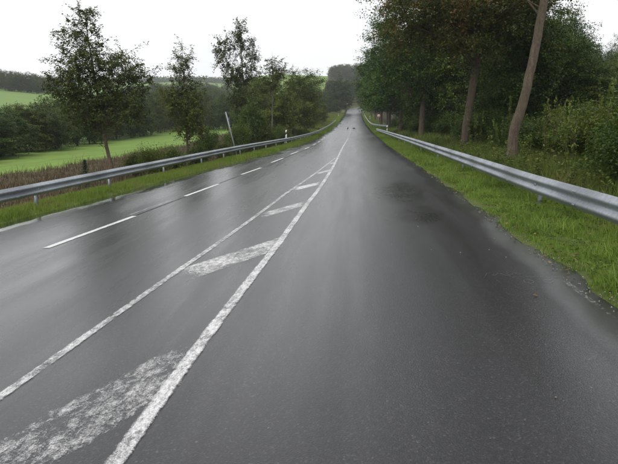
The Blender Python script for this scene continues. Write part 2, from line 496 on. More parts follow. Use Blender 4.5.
def ribbon(name, pts, width, mat, lift=.004, step=.5, taper=None):
    """flat strip along a polyline laid on the road"""
    P = np.asarray(pts, float)
    d = np.concatenate([[0], np.cumsum(np.hypot(*np.diff(P, axis=0).T))])
    s = np.linspace(0, d[-1], max(2, int(d[-1] / step) + 1))
    x = ip(s, d, P[:, 0]); y = ip(s, d, P[:, 1])
    if len(s) > 4:
        k = np.array([.25, .5, .25])
        for _ in range(4):
            x[1:-1] = np.convolve(x, k, 'valid'); y[1:-1] = np.convolve(y, k, 'valid')
    tx, ty = np.gradient(x), np.gradient(y); ln = np.hypot(tx, ty)
    nx, ny = -ty / ln, tx / ln
    w = width
    ac = np.array([.5, .33, 0, -.33, -.5]); co = np.array([0., 1, 1, 1, 0])
    Xr = x[:, None] + nx[:, None] * w * ac; Yr = y[:, None] + ny[:, None] * w * ac
    Vv = np.stack([Xr, Yr, zroad(Xr, Yr) + lift], -1).reshape(-1, 3)
    m = len(x); i = np.arange(m - 1)[:, None] * 5; j = np.arange(4)[None]
    o = mesh_obj(name, np_mesh(name, Vv, np.stack([i + j + 1, i + j, i + 5 + j, i + 6 + j], -1).reshape(-1, 4)), mat, road)
    at_ = o.data.attributes.new('core', 'FLOAT', 'POINT'); at_.data.foreach_set('value', np.tile(co, m).astype(np.float32))
    return o

def patch(name, corners, mat, lift=.004, n=19):
    """four-sided flat patch on the road, corners in order round it"""
    c = np.asarray(corners, float)
    s = np.linspace(0, 1, n)
    P = ((1 - s)[:, None, None] * ((1 - s)[None, :, None] * c[0] + s[None, :, None] * c[1]) + s[:, None, None] * ((1 - s)[None, :, None] * c[3] + s[None, :, None] * c[2]))
    Zz = zroad(P[..., 0], P[..., 1]) + lift
    Vv = np.concatenate([P, Zz[..., None]], -1).reshape(-1, 3)
    i = np.arange(n - 1)[:, None] * n; j = np.arange(n - 1)[None]
    o = mesh_obj(name, np_mesh(name, Vv, np.stack([i + j, i + j + 1, i + n + j + 1, i + n + j], -1).reshape(-1, 4)), mat, road)
    e = np.minimum(s, 1 - s); co = np.minimum(np.minimum(e[:, None] * 14, e[None, :] * 5), 1)
    at_ = o.data.attributes.new('core', 'FLOAT', 'POINT'); at_.data.foreach_set('value', co.astype(np.float32).ravel())
    return o

solid = [(-1.36,-6),(-1.32,1),(-1.29,3),(-1.30,4.05),(-1.22,6.65),(-1.13,9),(-1.01,14.4),(-.95,15.7),(-.88,19.2),(-.79,26),(-.77,33),(-.75,40),(-.70,49.3),(-.60,60),(-.52,72)]
ribbon('solid_line', solid, .13, M['paint_line'], .0085)
tag(ribbon('solid_line', [(-.50,76),(-.44,95),(-.38,118)], .13, M['paint_worn'], .006))
hl = [(-2.75,-4),(-2.6,1),(-2.50,3.86),(-2.40,5.25),(-2.31,6.94),(-2.11,9.7),(-1.95,12.4),(-1.74,16.7),(-1.56,19.0),(-1.37,22.2),(-1.0,29),(-.84,32.6)]
ribbon('hatch_border_line', hl, .11, M['paint_worn'], .0065)
for c, mt in (([(-2.75,2.0),(-1.12,5.6),(-1.14,4.1),(-2.0,2.0)], 'paint_gone'),
              ([(-2.38,7.45),(-.98,10.0),(-1.0,8.75),(-2.02,6.85)], 'paint_worn'),
              ([(-2.02,12.25),(-.98,14.55),(-1.0,13.45),(-1.76,11.85)], 'paint_worn'),
              ([(-1.76,17.25),(-.9,19.1),(-.93,18.05),(-1.60,16.6)], 'paint_line'),
              ([(-1.40,22.4),(-.80,23.95),(-.80,22.95),(-1.28,21.7)], 'paint_line'),
              ([(-1.06,27.5),(-.80,28.4),(-.80,27.5),(-1.0,26.8)], 'paint_line')):
    patch('hatch_bar', c, M[mt])
for a, b in (((-5.6,2.4),(-5.38,5.6)), ((-5.10,9.5),(-4.83,12.9)), ((-4.69,16.5),(-4.46,19.8)), ((-4.36,23.4),(-4.10,26.8)), ((-4.10,30.3),(-3.93,34.0)),
             ((-3.92,38.2),(-3.76,41.5)), ((-3.58,45),(-3.48,48.4)), ((-3.45,53),(-3.42,56.2)), ((-3.42,60),(-3.44,63.3)), ((-3.46,67.5),(-3.5,71)), ((-3.55,75),(-3.6,78.4))):
    ribbon('lane_dash', [a, b], .14, M['paint_fresh'], .006)
ribbon('worn_lane_dash', [(-5.02,13.1),(-4.82,15.6)], .12, M['paint_gone'], .006)
ribbon('tar_seam', [(-3.95,27),(-3.85,33),(-3.72,38),(-3.52,42),(-3.35,47),(-3.2,54),(-3.15,62)], .17, M['tar'], .004)
ribbon('tar_seam', [(-4.9,12),(-4.62,17),(-4.40,22),(-4.2,25.5)], .05, M['tar'], .004)
ribbon('worn_edge_line', [(2.33,2.2),(2.31,4),(2.27,5.6),(2.28,6.4)], .07, M['paint_crumbs'], .006)

# surveyors' chalk: a line across, loops above it and two rings below
def chalk(pts, w=.014): ribbon('chalk_mark', pts, w, M['chalk'], .005, step=.02)
def ring(cx, cy, rx, ry_, a0=0, a1=2 * math.pi, k=16):
    return [(cx + rx * math.cos(a0 + (a1 - a0) * q / k), cy + ry_ * math.sin(a0 + (a1 - a0) * q / k)) for q in range(k + 1)]
chalk([(1.80,6.63),(2.0,6.60),(2.26,6.57),(2.40,6.56)], .016)
chalk([(1.50,6.66),(1.56,6.86),(1.62,6.70)]); chalk([(1.63,6.72),(1.69,6.84),(1.74,6.68),(1.80,6.66)])
chalk(ring(1.80,6.78,.035,.06)); chalk(ring(1.89,6.77,.03,.06))
chalk(ring(2.03,6.76,.03,.05)); chalk([(2.13,6.82),(2.13,6.72),(2.17,6.72),(2.17,6.82)]); chalk(ring(2.26,6.73,.03,.05))
chalk(ring(1.91,6.42,.05,.085)); chalk(ring(2.11,6.41,.05,.075, .5, 6.2)); chalk(ring(2.01,6.38,.008,.012))

# ------------------------------------------------------------------ guardrails
def offset_path(P, y0, y1, step):
    ys = np.arange(y0, y1 + 1e-6, step)
    return np.stack([ip(ys, P[:, 1], P[:, 0]), ys], -1)

W_PROF = np.array([(0.000,.310),(.012,.304),(.020,.292),(.060,.262),(.078,.244),(.080,.226),(.070,.208),(.030,.182),(.014,.166),(.014,.144),(.030,.128),(.070,.102),(.080,.084),(.078,.066),(.060,.048),(.020,.018),(.012,.006),(0.0,0.0)])
def guardrail(name, path, side, top_of, posts, seg, label, zs=1.0, end_round=True):
    """path: (x,y) list, side +1 when the face looks to -x"""
    P = np.asarray(path, float)
    d = np.concatenate([[0], np.cumsum(np.hypot(*np.diff(P, axis=0).T))])
    root = empty(name, (P[0, 0], P[0, 1], G1(P[0, 0], P[0, 1])), label, 'guardrail', 'guardrails beside the road')
    ox, oy, oz = root.location
    nseg = int(round(d[-1] / seg))
    L = d[-1] / nseg
    for q in range(nseg):
        lo, hi = q * L, (q + 1) * L + (.16 if q < nseg - 1 else 0)
        s = np.linspace(lo, hi, 5)
        x, y = ip(s, d, P[:, 0]), ip(s, d, P[:, 1])
        e = .3
        tx = ip(s + e, d, P[:, 0]) - ip(s - e, d, P[:, 0]); ty = ip(s + e, d, P[:, 1]) - ip(s - e, d, P[:, 1])
        ln = np.hypot(tx, ty); nx, ny = -ty / ln * side, tx / ln * side
        zt = np.array([top_of(a, b) for a, b in zip(x, y)])
        proud = .003 * (q % 2)
        k = len(W_PROF)
        F_ = np.stack([x[:, None] + nx[:, None] * (W_PROF[None, :, 0] + proud) - ox, y[:, None] + ny[:, None] * (W_PROF[None, :, 0] + proud) - oy,
                       zt[:, None] - .310 * zs + W_PROF[None, :, 1] * zs - oz], -1)
        Bk = F_.copy(); Bk[..., 0] -= nx[:, None] * .004; Bk[..., 1] -= ny[:, None] * .004
        V = np.concatenate([F_, Bk], 0).reshape(-1, 3)
        i = np.arange(4)[:, None] * k; j = np.arange(k - 1)[None]
        Q1 = np.stack([i + j, i + j + 1, i + k + j + 1, i + k + j], -1).reshape(-1, 4)
        Q2 = Q1[:, ::-1] + 5 * k
        rim = []
        for a in range(4):
            for c_ in (0, k - 1):
                rim.append([a * k + c_, (a + 1) * k + c_, (a + 1) * k + c_ + 5 * k, a * k + c_ + 5 * k])
        for a in (0, 4):
            for c_ in range(k - 1):
                rim.append([a * k + c_, a * k + c_ + 1, a * k + c_ + 1 + 5 * k, a * k + c_ + 5 * k])
        b = mesh_obj('rail_beam', np_mesh('rail_beam', V, np.vstack([Q1, Q2, rim]), smooth=False), M['steel'], root)
        if lo < 40:
            g = Geo()
            for zz in (.245, .066):
                for so_ in (.05, .11):
                    ss = lo + so_
                    bx_, by_ = ip(ss, d, P[:, 0]), ip(ss, d, P[:, 1])
                    pz = top_of(bx_, by_) - .310 * zs + zz * zs - oz
                    c0 = np.array([bx_ - ox + nx[0] * .078, by_ - oy + ny[0] * .078, pz])
                    g.tube([c0, c0 + np.array([nx[0], ny[0], 0]) * .012], .014, 6)
            tag(mesh_obj('bolt', g.mesh('bolt'), M['steel'], b), kind='stuff')
    for yp in posts:
        xp = ip(yp, P[:, 1], P[:, 0]) if P[0, 1] < P[-1, 1] else ip(yp, P[::-1, 1], P[::-1, 0])
        zt = top_of(xp, yp); zb = G1(xp, yp) - .25
        g = Geo()
        hgt = zt - .03 - zb
        cx, cy, cz = xp - ox + side * .09, yp - oy, (zt - .03 + zb) / 2 - oz
        g.box((cx - side * .027, cy, cz), (.006, .10, hgt))
        g.box((cx, cy - .048, cz), (.054, .006, hgt)); g.box((cx, cy + .048, cz), (.054, .006, hgt))
        g.box((cx + side * .024, cy - .034, cz), (.006, .022, hgt)); g.box((cx + side * .024, cy + .034, cz), (.006, .022, hgt))
        po = mesh_obj('post', g.mesh('post'), M['steel'], root)
        g = Geo(); g.box((xp - ox + side * .033, cy, zt - .155 * zs - oz), (.064, .09, .19))
        g.box((xp - ox - side * .022, cy, zt - .155 * zs - oz), (.012, .14, .07))
        mesh_obj('spacer', g.mesh('spacer'), M['steel'], po)
    return root

RR = np.array([(3.8,-3),(3.8,9),(3.8,21),(3.82,38),(3.9,70),(3.95,103)])
def top_r(x, y): return float(ip(y, [-3,9,13,21,38,60,103], [.74,.74,.72,.75,.78,.78,.76]))
guardrail('guardrail', RR, 1, top_r, [-1,4.8,12.7,21.6,28,35,40.6,46.4,52.5,58.5,64.5,71,77,83,89,96,102], 4.4,
          'long galvanised steel guardrail on the right verge below the tree trunks', zs=1.25)
RL = np.array([(-8.75,1),(-8.5,9),(-8.24,15.2),(-8.05,21),(-7.85,26),(-7.65,31.2),(-7.3,38),(-6.6,48),(-5.9,58),(-5.55,72),(-5.25,95),(-5.05,130),(-4.95,175)])
def top_l(x, y): return float(zprof(y) + fall(y) * xl(y) + .64)
guardrail('guardrail', RL, -1, top_l, [3,7,11,15.2,19.7,25,30.6,35,39,43,47,51,55,59,63,67,71,75,79,84,89,94,100,106,112,118,126,134,142,150,158,166], 4.4,
          'long grey steel guardrail between the left lane and the field')
RF = np.array([(6.7,111),(6.0,113.5),(5.2,117),(4.5,123),(4.05,131),(3.95,145),(4.0,175),(4.05,215),(4.2,262)])
def top_f(x, y): return float(zroad(xr(y), y) + .8)
guardrail('guardrail', RF, 1, top_f, [111.5,114,118,123,128,134,140,146,152,160,168,176,184,192,200,210,220,230,240,250,260], 4.6,
          'distant guardrail whose near end curves off the road behind a marker post')

# ------------------------------------------------------------------ vegetation builders
def rng_(s): return np.random.default_rng(s)
def leaf_quads(rng, C, length, width, up=.55, tint=None, outward=None):
    """rhombic, slightly folded leaves at points C"""
    n = len(C)
    nrm = rng.normal(size=(n, 3)); nrm /= np.linalg.norm(nrm, axis=1, keepdims=True)
    nrm[:, 2] = np.abs(nrm[:, 2]) + up
    if outward is not None: nrm += outward * .5
    nrm /= np.linalg.norm(nrm, axis=1, keepdims=True)
    d = rng.normal(size=(n, 3)); d -= (d * nrm).sum(1, keepdims=True) * nrm
    d /= np.linalg.norm(d, axis=1, keepdims=True) + 1e-9
    s = np.cross(nrm, d)
    L = length * rng.uniform(.65, 1.3, (n, 1)); Wd = width * rng.uniform(.7, 1.25, (n, 1))
    V = np.stack([C - d * L * .5, C + s * Wd * .5 - d * L * .08 + nrm * Wd * .12, C + d * L * .5 - nrm * L * .12, C - s * Wd * .5 - d * L * .08 + nrm * Wd * .12], 1)
    q = np.arange(n * 4).reshape(n, 4)
    return V.reshape(-1, 3), q

def shell_points(rng, ells, n, mind, shell=.55):
    """spread clump centres through a union of ellipsoids, denser outside, at least mind apart"""
    pts = []
    wts = np.array([a[3] * a[4] * a[5] for a in ells]) ** .7; wts /= wts.sum()
    tries = 0
    while len(pts) < n and tries < n * 40:
        tries += 1
        e = ells[rng.choice(len(ells), p=wts)]
        v = rng.normal(size=3); v /= np.linalg.norm(v)
        r = shell + (1 - shell) * rng.random() if rng.random() < .75 else rng.random() * shell
        p = np.array(e[:3]) + v * r * np.array(e[3:6])
        if all(np.sum((p - q) ** 2) > mind * mind for q in pts[-400:]): pts.append(p)
    return np.array(pts)

def build_tree(seed, trunk, ells, n_clump, clump_r, n_leaf, leaf, limb=.3, mind=None, droop=.0, flat=.75, sub=6, twig_k=3, up=.55, gapvar=.5, lift=.55, sides=9, limb_curve=.25, loose=.20):
    """returns (trunk mesh, crown mesh); trunk = list of (x,y,z,r) in local metres"""
    rng = rng_(seed)
    T = np.asarray(trunk, float)
    s = np.linspace(0, len(T) - 1, (len(T) - 1) * 4 + 1)
    P = np.stack([ip(s, np.arange(len(T)), T[:, k]) for k in range(4)], -1)
    for _ in range(3):
        P[1:-1] = P[1:-1] * .5 + (P[:-2] + P[2:]) * .25
    g = Geo()
    P[1:-1, :2] += rng.normal(size=(len(P) - 2, 2)) * P[1:-1, 3:4] * .05
    g.tube(P[:, :3], P[:, 3], sides)
    # root flare
    C = shell_points(rng, ells, n_clump, mind if mind is not None else clump_r * .8)
    size = rng.uniform(1 - gapvar, 1 + gapvar, len(C))
    LP, CT = [], []
    zmax, zmin = P[-1, 2], P[0, 2]
    for ci, c in enumerate(C):
        hd = np.hypot(*(P[:, :2] - c[:2]).T)
        target = c[2] - lift * hd
        k = int(np.argmin(np.abs(P[:, 2] - np.clip(target, zmin + (.22 + .22 * rng.random()) * (zmax - zmin), zmax)) + .0 * hd))
        a = P[k, :3]; r0 = max(.012, P[k, 3] * limb * rng.uniform(.6, 1.1))
        mid = (a + c) / 2 + rng.normal(size=3) * np.linalg.norm(c - a) * .08
        mid[2] += np.linalg.norm(c[:2] - a[:2]) * limb_curve * .5
        q = np.linspace(0, 1, 5)[:, None]
        B_ = (1 - q) ** 2 * a + 2 * q * (1 - q) * mid + q * q * c
        g.tube(B_, np.linspace(r0, max(.006, r0 * .22), 5), 4 if r0 < .05 else 6, cap=False)
        cr = clump_r * size[ci]
        S = c + rng.normal(size=(sub, 3)) * np.array([1, 1, flat]) * cr * .62
        S[:, 2] -= droop * np.abs(rng.normal(size=sub)) * cr
        for sp in S[:twig_k]:
            g.tube([c, (c + sp) / 2 + rng.normal(size=3) * .05 * cr, sp], [.010, .007, .003], 3, cap=False)
        m = int(n_leaf / len(C) * size[ci] ** 1.6)
        if m < 1: continue
        w = rng.integers(0, sub, m)
        f = rng.random((m, 1)) ** .6
        pos = c + (S[w] - c) * f * 1.15 + rng.normal(size=(m, 3)) * cr * loose * np.array([1, 1, flat])
        pos[:, 2] -= droop * f[:, 0] * cr * .5
        LP.append(pos)
        CT.append(np.clip(rng.normal(.45, .17) + rng.normal(size=m) * .15, 0, 1))
    LP = np.vstack(LP); CT = np.concatenate(CT)
    cen = LP.mean(0)
    out = LP - cen; out /= np.linalg.norm(out, axis=1, keepdims=True) + 1e-9
    V, Q = leaf_quads(rng, LP, leaf, leaf * .62, up, None, out)
    return g.mesh('trunk', smooth=True), np_mesh('crown', V, Q, attrs={'tint': CT})

def tree_thing(name, loc, meshes, bmat, lmat, label, cat='tree', group=None, rz=0.0, sc=1.0, names=('trunk', 'crown')):
    root = empty(name, loc, label, cat, group, rz, sc)
    mesh_obj(names[0], meshes[0], M[bmat], root)
    mesh_obj(names[1], meshes[1], M[lmat], root)
    return root

def W(px, d): return (px - 353) / 600 * d        # metres right of the road axis for a bearing seen at distance d
def Htop(py, d): return EYE + (122 - py) / 600 * d
def at(x, y, sink=.05): return (x, y, G1(x, y) - sink)

rnd = random.Random(5)
def spot_right(px):
    for lim, tx in ((404, 'behind the far avenue trunks'), (421, 'behind the third trunk from the camera'), (445, 'in the gap left of the browning tree'), (466, 'behind the trunk of the browning tree'),
                    (490, 'in the gap right of the browning tree'), (512, 'left of the kinked trunk'), (532, 'behind the kinked trunk'), (552, 'just right of the kinked trunk'), (575, 'halfway from the kinked trunk to the right edge'), (597, 'left of the bramble bush at the right edge')):
        if px < lim: return tx
    return 'at the right edge'
def spot_left(px):
    for lim, tx in ((22, 'at the left edge'), (45, 'left of the small conifer'), (70, 'just left of the airy young tree'), (95, 'behind the left half of the airy young tree'), (118, 'behind the trunk of the airy young tree'), (142, 'right of the airy young tree'),
                    (166, 'between the airy tree and the spire-like tree'), (190, 'behind the spire-like young tree'), (212, 'right of the spire-like young tree'), (232, 'behind the tilted pole'), (252, 'behind the plume-topped tree'),
                    (275, 'behind the pale-stemmed young tree'), (300, 'behind the big bushy tree')):
        if px < lim: return tx
    return 'at the far left roadside'
def bearing(x, y): return 353 + 600 * x / y
def deep(d, steps):
    for lim, tx in steps:
        if d < lim: return tx
    return 'deepest '
SEEN = {}

# ------------------------------------------------------------------ avenue on the right
AV = 'avenue trees along the right verge'
# the second tree from the camera: stout trunk with a kink
p = at(5.72, 22.3)
t1 = build_tree(11, [(0,0,-.2,.36),(0,0,.12,.25),(.02,0,.9,.18),(.08,0,1.4,.182),(.2,0,1.8,.178),(.32,0,2.3,.16),(.46,0,3.1,.155),(.64,.05,4.3,.15),(.80,.1,5.4,.145),(.92,.2,6.6,.14),(.95,.2,8.5,.12),(1.1,.2,11,.07),(1.1,.2,13.5,.02)],
                [(0,.5,10.4,3.4,3.6,3.2),(-.6,2.2,8.2,2.2,2.6,1.6),(1.0,1.2,7.4,.9,1.2,1.4)], 110, .8, 26000, .13, droop=.2)
tree_thing('avenue_tree', p, t1, 'bark_pink', 'leaf_olive', 'mature roadside tree with a stout pale trunk kinked near its foot, leaning right', 'tree', AV)
p = at(6.0, 33.0)
t2 = build_tree(12, [(-.05,0,-.2,.36),(0,0,.2,.25),(.05,0,1.5,.205),(.25,0,3.2,.19),(.42,0,4.6,.18),(.55,0,6.2,.165),(.66,0,7.6,.14),(.8,.1,9.5,.10),(.9,.1,12,.05),(.9,.1,14,.015)],
                [(-.2,0,8.6,4.6,4.2,3.3),(-2.4,-.5,7.2,2.3,2.2,2.0),(-1.0,-.5,6.0,2.6,2.2,1.2),(1.8,0,7.0,2.2,2.0,1.6)], 170, .8, 56000, .13, droop=.3, limb=.3)
tree_thing('avenue_tree', p, t2, 'bark', 'leaf_autumn', 'mature avenue tree with browning autumn leaves and a straight leaning trunk', 'tree', AV)
p = at(6.0, 54.0)
t3 = build_tree(13, [(0,0,-.2,.33),(0,0,.3,.27),(.02,0,2,.23),(.1,0,4,.21),(.15,0,6.5,.17),(.2,0,9.5,.11),(.2,0,13,.03)],
                [(0,0,8.8,4.8,4.6,5.0),(-1.6,-.6,5.6,2.8,2.4,2.0),(1.4,0,5.4,2.6,2.4,1.8)], 170, .95, 42000, .17, droop=.3)
tree_thing('avenue_tree', p, t3, 'bark', 'leaf_lime', 'green avenue tree with a thick brown trunk, beyond the browning tree', 'tree', AV)
p = at(6.0, 78.0)
t4 = build_tree(14, [(0,0,-.2,.30),(0,0,.4,.25),(.06,0,2.5,.21),(.12,0,5,.18),(.15,0,8.5,.13),(.2,0,13.5,.03)],
                [(-.3,0,9.0,5.2,4.8,5.4),(-1.8,-1,5.6,3.0,2.4,2.2),(1.4,0,5.6,2.8,2.4,1.9)], 180, 1.0, 42000, .20, droop=.3)
root4 = tree_thing('avenue_tree', p, t4, 'bark_brown', 'leaf_lime', 'fresh green avenue tree with a slim brown trunk near the rail gap', 'tree', AV)
p = at(6.1, 103.0)
t5 = build_tree(15, [(0,0,-.2,.27),(0,0,.4,.22),(.04,0,2.5,.19),(.1,0,5,.16),(.1,0,9,.11),(.1,0,14,.03)],
                [(-.3,0,9.0,5.2,5.0,5.6),(-1.4,-1,5.2,3.2,2.8,2.2)], 150, 1.1, 30000, .25, droop=.3)
root5 = tree_thing('avenue_tree', p, t5, 'bark_brown', 'leaf_dark', 'dark avenue tree with a thin trunk standing directly behind the white marker post', 'tree', AV)
for k, y in enumerate((119, 131, 143, 155, 168, 182, 196, 212, 228, 246, 264, 284)):
    x = 7.0 + .4 * math.sin(k * 2.3) + float(bend(y)) - .4 * (k > 5)
    copy_thing((root4, root5)[k % 2], at(x, y), k * 1.9, (1.0, 1.0, .98 + .06 * math.sin(k)),
               'distant roadside tree in the far part of the avenue, crown arching over the road', AV)
# nearest tree of the row stands outside the picture; a twig of it hangs in at the top
p = at(5.9, 10.6)
t0 = build_tree(16, [(0,0,-.2,.30),(0,0,.3,.25),(.1,0,2,.21),(.2,0,4,.19),(.3,0,6.5,.16),(.4,0,9,.12),(.4,0,12,.04)],
                [(.6,-.5,9.8,3.4,3.4,2.6)], 70, .9, 15000, .13)
r0 = tree_thing('avenue_tree', p, t0, 'bark_pale', 'leaf_autumn', 'nearest avenue tree whose reddish twig hangs in at the top right corner', 'tree', AV)
rg = rng_(77)
g = Geo(); LPs = []
for a, b in (((.35,0,6.0), (-.1,2.4,4.9)), ((-.0,1.9,5.2), (-.62,2.9,4.45)), ((-.0,1.9,5.2), (.05,3.2,4.35)), ((-.3,2.4,4.85), (-.95,3.1,4.55))):
    a, b = np.array(a), np.array(b); q = np.linspace(0, 1, 7)[:, None]
    pts = a + (b - a) * q; pts[:, 2] += .25 * np.sin(q[:, 0] * math.pi); pts[1:-1] += rg.normal(size=(5, 3)) * .03
    g.tube(pts, np.linspace(.02, .004, 7), 5)
    for s_ in range(13): LPs.append(pts[rg.integers(3, 7)] + rg.normal(size=3) * .10)
br = mesh_obj('hanging_branch', g.mesh('hanging_branch'), M['bark'], r0)
V, Q = leaf_quads(rg, np.array(LPs), .13, .085, .2)
mesh_obj('foliage', np_mesh('foliage', V, Q, attrs={'tint': rg.random(len(Q))}), M['leaf_red'], br)

# ------------------------------------------------------------------ wood behind the avenue
wood_t = []
for k in range(4):
    h = (9, 11, 10, 12)[k]
    wood_t.append(build_tree(30 + k, [(0,0,-.2,.17),(0,0,.5,.14),(.1,.1,h*.35,.11),(.1,.2,h*.65,.07),(.1,.2,h*.95,.02)],
                             [(0,0,h*.55,2.6,2.6,h*.36),(.3,-.4,h*.78,1.7,1.7,h*.2),(-.4,.3,h*.3,2.2,2.2,h*.18)], 130, .75, 26000, .15, droop=.15, sides=6))
WD = 'trees of the wood behind the avenue'
protos = []
def wood_tree(i, x, y, h, mat, label, rz):
    bh = (9, 11, 10, 12)[i]
    key = (i, mat)
    sc = h / bh
    for k_, r_ in protos:
        if k_ == key:
            return copy_thing(r_, at(x, y, .15), rz, (max(sc, .75), max(sc, .75), sc), label, WD)
    me = (wood_t[i][0], wood_t[i][1].copy()) if any(k_[0] == i for k_, _ in protos) else wood_t[i]
    if me[1].materials: me[1].materials.clear()
    r_ = tree_thing('wood_tree', at(x, y, .15), me, 'bark_grey', mat, label, 'tree', WD, rz)
    r_.scale = (max(sc, .75), max(sc, .75), sc)
    protos.append((key, r_))
    return r_
LW = {'leaf_dark': 'dark green woodland tree in the thicket behind the right avenue', 'leaf_olive': 'olive green woodland tree in the thicket behind the right avenue',
      'leaf_shrub': 'mid green woodland tree in the thicket behind the right avenue'}
wl = [(512,34,-10,0),(530,36,-6,1),(552,36,14,2),(574,34,40,0),(596,33,58,3),(622,30,52,1),(645,26,52,2),
      (500,44,-20,3),(524,48,-14,1),(548,52,10,0),(578,50,44,2),(606,52,60,1),(630,46,54,0),
      (470,50,-20,2),(445,58,-25,0),(490,64,-30,3),(515,68,-25,1),(542,74,4,2),(572,72,34,3),(598,74,48,0),(622,70,48,1),
      (452,80,-35,1),(475,88,-35,0),(430,72,-30,3),(505,95,-20,2),(538,98,6,0),(566,100,30,3),(592,104,44,1),(612,96,42,2),(420,98,-40,1),(440,112,-40,2),(465,120,-30,0),
      (405,112,-40,3),(415,135,-30,0),(398,138,-30,1)]
for k, (px, d, py, i) in enumerate(wl):
    x = W(px, d)
    if x < 8.2: x = 8.2 + (k % 3)
    h = max(2.5, min(Htop(py, d) - G1(x, d) - .9, 15))
    mt = ('leaf_dark', 'leaf_olive', 'leaf_dark', 'leaf_shrub')[(k * 7 + k // 3) % 4]
    lab = deep(d, ((42, 'front-row '), (62, 'second-row '), (90, 'inner '))) + {'leaf_dark': 'dark green', 'leaf_olive': 'olive', 'leaf_shrub': 'mid green'}[mt] + ' woodland tree ' + spot_right(bearing(x, d))
    wood_tree(i, x, d, h, mt, lab, k * 1.37)
# taller paler trees on the slope further back
BK = 'pale trees on the slope behind the wood'
bt = copy_thing(protos[0][1], at(W(612, 165), 165), .4, (2.2, 2.2, 2.1), 'hazy grey-green tree on the slope beyond the wood at the right edge', BK)
for px, d, s_ in ((600, 170, 1.8), (622, 160, 2.2), (634, 168, 2.2), (590, 180, 1.4)):
    copy_thing(protos[1][1], at(W(px, d), d), px * .7, (s_, s_, s_), 'hazy grey-green tree on the slope beyond the wood at the right edge', BK)

# ------------------------------------------------------------------ shrubs
def build_bush(seed, h, r, n_leaf, leaf, n_clump=40, cr=.38, stems=7, up=.5):
    rng = rng_(seed)
    g = Geo()
    C = shell_points(rng, [(0,0,h*.5,r,r,h*.46),(r*.2,-r*.2,h*.7,r*.6,r*.6,h*.3)], n_clump, cr * .7)
    LP, CT = [], []
    base = rng.normal(size=(stems, 2)) * r * .18
    for c in C:
        b = base[rng.integers(stems)]
        a = np.array([b[0], b[1], -.1])
        q = np.linspace(0, 1, 5)[:, None]
        mid = (a + c) / 2 + np.array([0, 0, .2 * h])
        g.tube((1 - q) ** 2 * a + 2 * q * (1 - q) * mid + q * q * c, np.linspace(.02, .005, 5), 4, cap=False)
        s_ = rng.uniform(.6, 1.4)
        m = int(n_leaf / n_clump * s_)
        pos = c + rng.normal(size=(m, 3)) * cr * .55 * s_ * np.array([1, 1, .85])
        pos[:, 2] = np.maximum(pos[:, 2], .04)
        LP.append(pos); CT.append(np.clip(rng.normal(.45, .16) + rng.normal(size=m) * .16, 0, 1))
    LP = np.vstack(LP)
    V, Q = leaf_quads(rng, LP, leaf, leaf * .6, up)
    return g.mesh('stems'), np_mesh('foliage', V, Q, attrs={'tint': np.concatenate(CT)})
bush = [build_bush(50, 2.2, 1.25, 9000, .10), build_bush(51, 2.6, 1.35, 9000, .10), build_bush(52, 1.9, 1.3, 9000, .085), build_bush(53, 2.4, 1.1, 8000, .11)]
bush_protos = {}
def bush_at(i, x, y, h, wdt, mat, label, group, rz):
    bh, bw = ((2.2, 1.25), (2.6, 1.35), (1.9, 1.3), (2.4, 1.1))[i]
    key = (i, mat); sc = (wdt / bw, wdt / bw, h / bh)
    if key in bush_protos:
        return copy_thing(bush_protos[key], at(x, y), rz, sc, label, group)
    used = any(k_[0] == i for k_ in bush_protos)
    me = (bush[i][0], bush[i][1].copy() if used else bush[i][1])
    me[1].materials.clear()
    r_ = tree_thing('shrub', at(x, y), me, 'bark_brown', mat, label, 'shrub', group, rz, names=('stems', 'foliage'))
    r_.scale = sc
    bush_protos[key] = r_
    return r_
UG = 'shrubs of the thicket behind the right guardrail'
k = 0
for y in np.concatenate([np.arange(12, 40, 2.1), np.arange(40, 80, 3.2), np.arange(80, 112, 5)]):
    for row in range(2):
        x = 8.0 + row * 2.1 + rnd.uniform(-.4, .5) + (.6 if y < 20 else 0)
        h = rnd.uniform(1.25, 1.9) + .3 * row + (.35 if y > 40 else 0)
        mt = ('leaf_shrub', 'leaf_olive', 'leaf_dark', 'leaf_dark')[rnd.randrange(4)]
        nm = {'leaf_shrub': 'mid green leafy shrub filling the gap between the avenue trunks', 'leaf_olive': 'olive green shrub filling the gap between the avenue trunks', 'leaf_dark': 'dark leafy shrub in shade between the avenue trunks'}[mt]
        nm = deep(y, ((18, 'nearest '), (26, 'near '), (40, ''), (62, 'farther '), (86, 'far '))) + {'leaf_shrub': 'mid green', 'leaf_olive': 'olive green', 'leaf_dark': 'dark'}[mt] + (' front-row' if row == 0 else ' back-row') + ' thicket shrub ' + spot_right(bearing(x, float(y)))
        bush_at(k % 4, x, float(y) + rnd.uniform(-.6, .6), h, rnd.uniform(1.2, 1.6), mt, nm, UG, k * 1.1)
        k += 1
bush_at(2, 6.3, 13.6, 1.75, 1.15, 'leaf_dark', 'dense dark bramble bush closest to the guardrail at the right edge', UG, .3)
bush_at(3, 7.3, 16.2, 1.9, 1.1, 'leaf_shrub', 'broad leafy bush just behind the dark bramble bush at the right edge', UG, 1.3)
bush_at(0, 7.6, 19.3, 1.7, 1.1, 'leaf_olive', 'olive bush right of the kinked trunk', UG, 2.3)

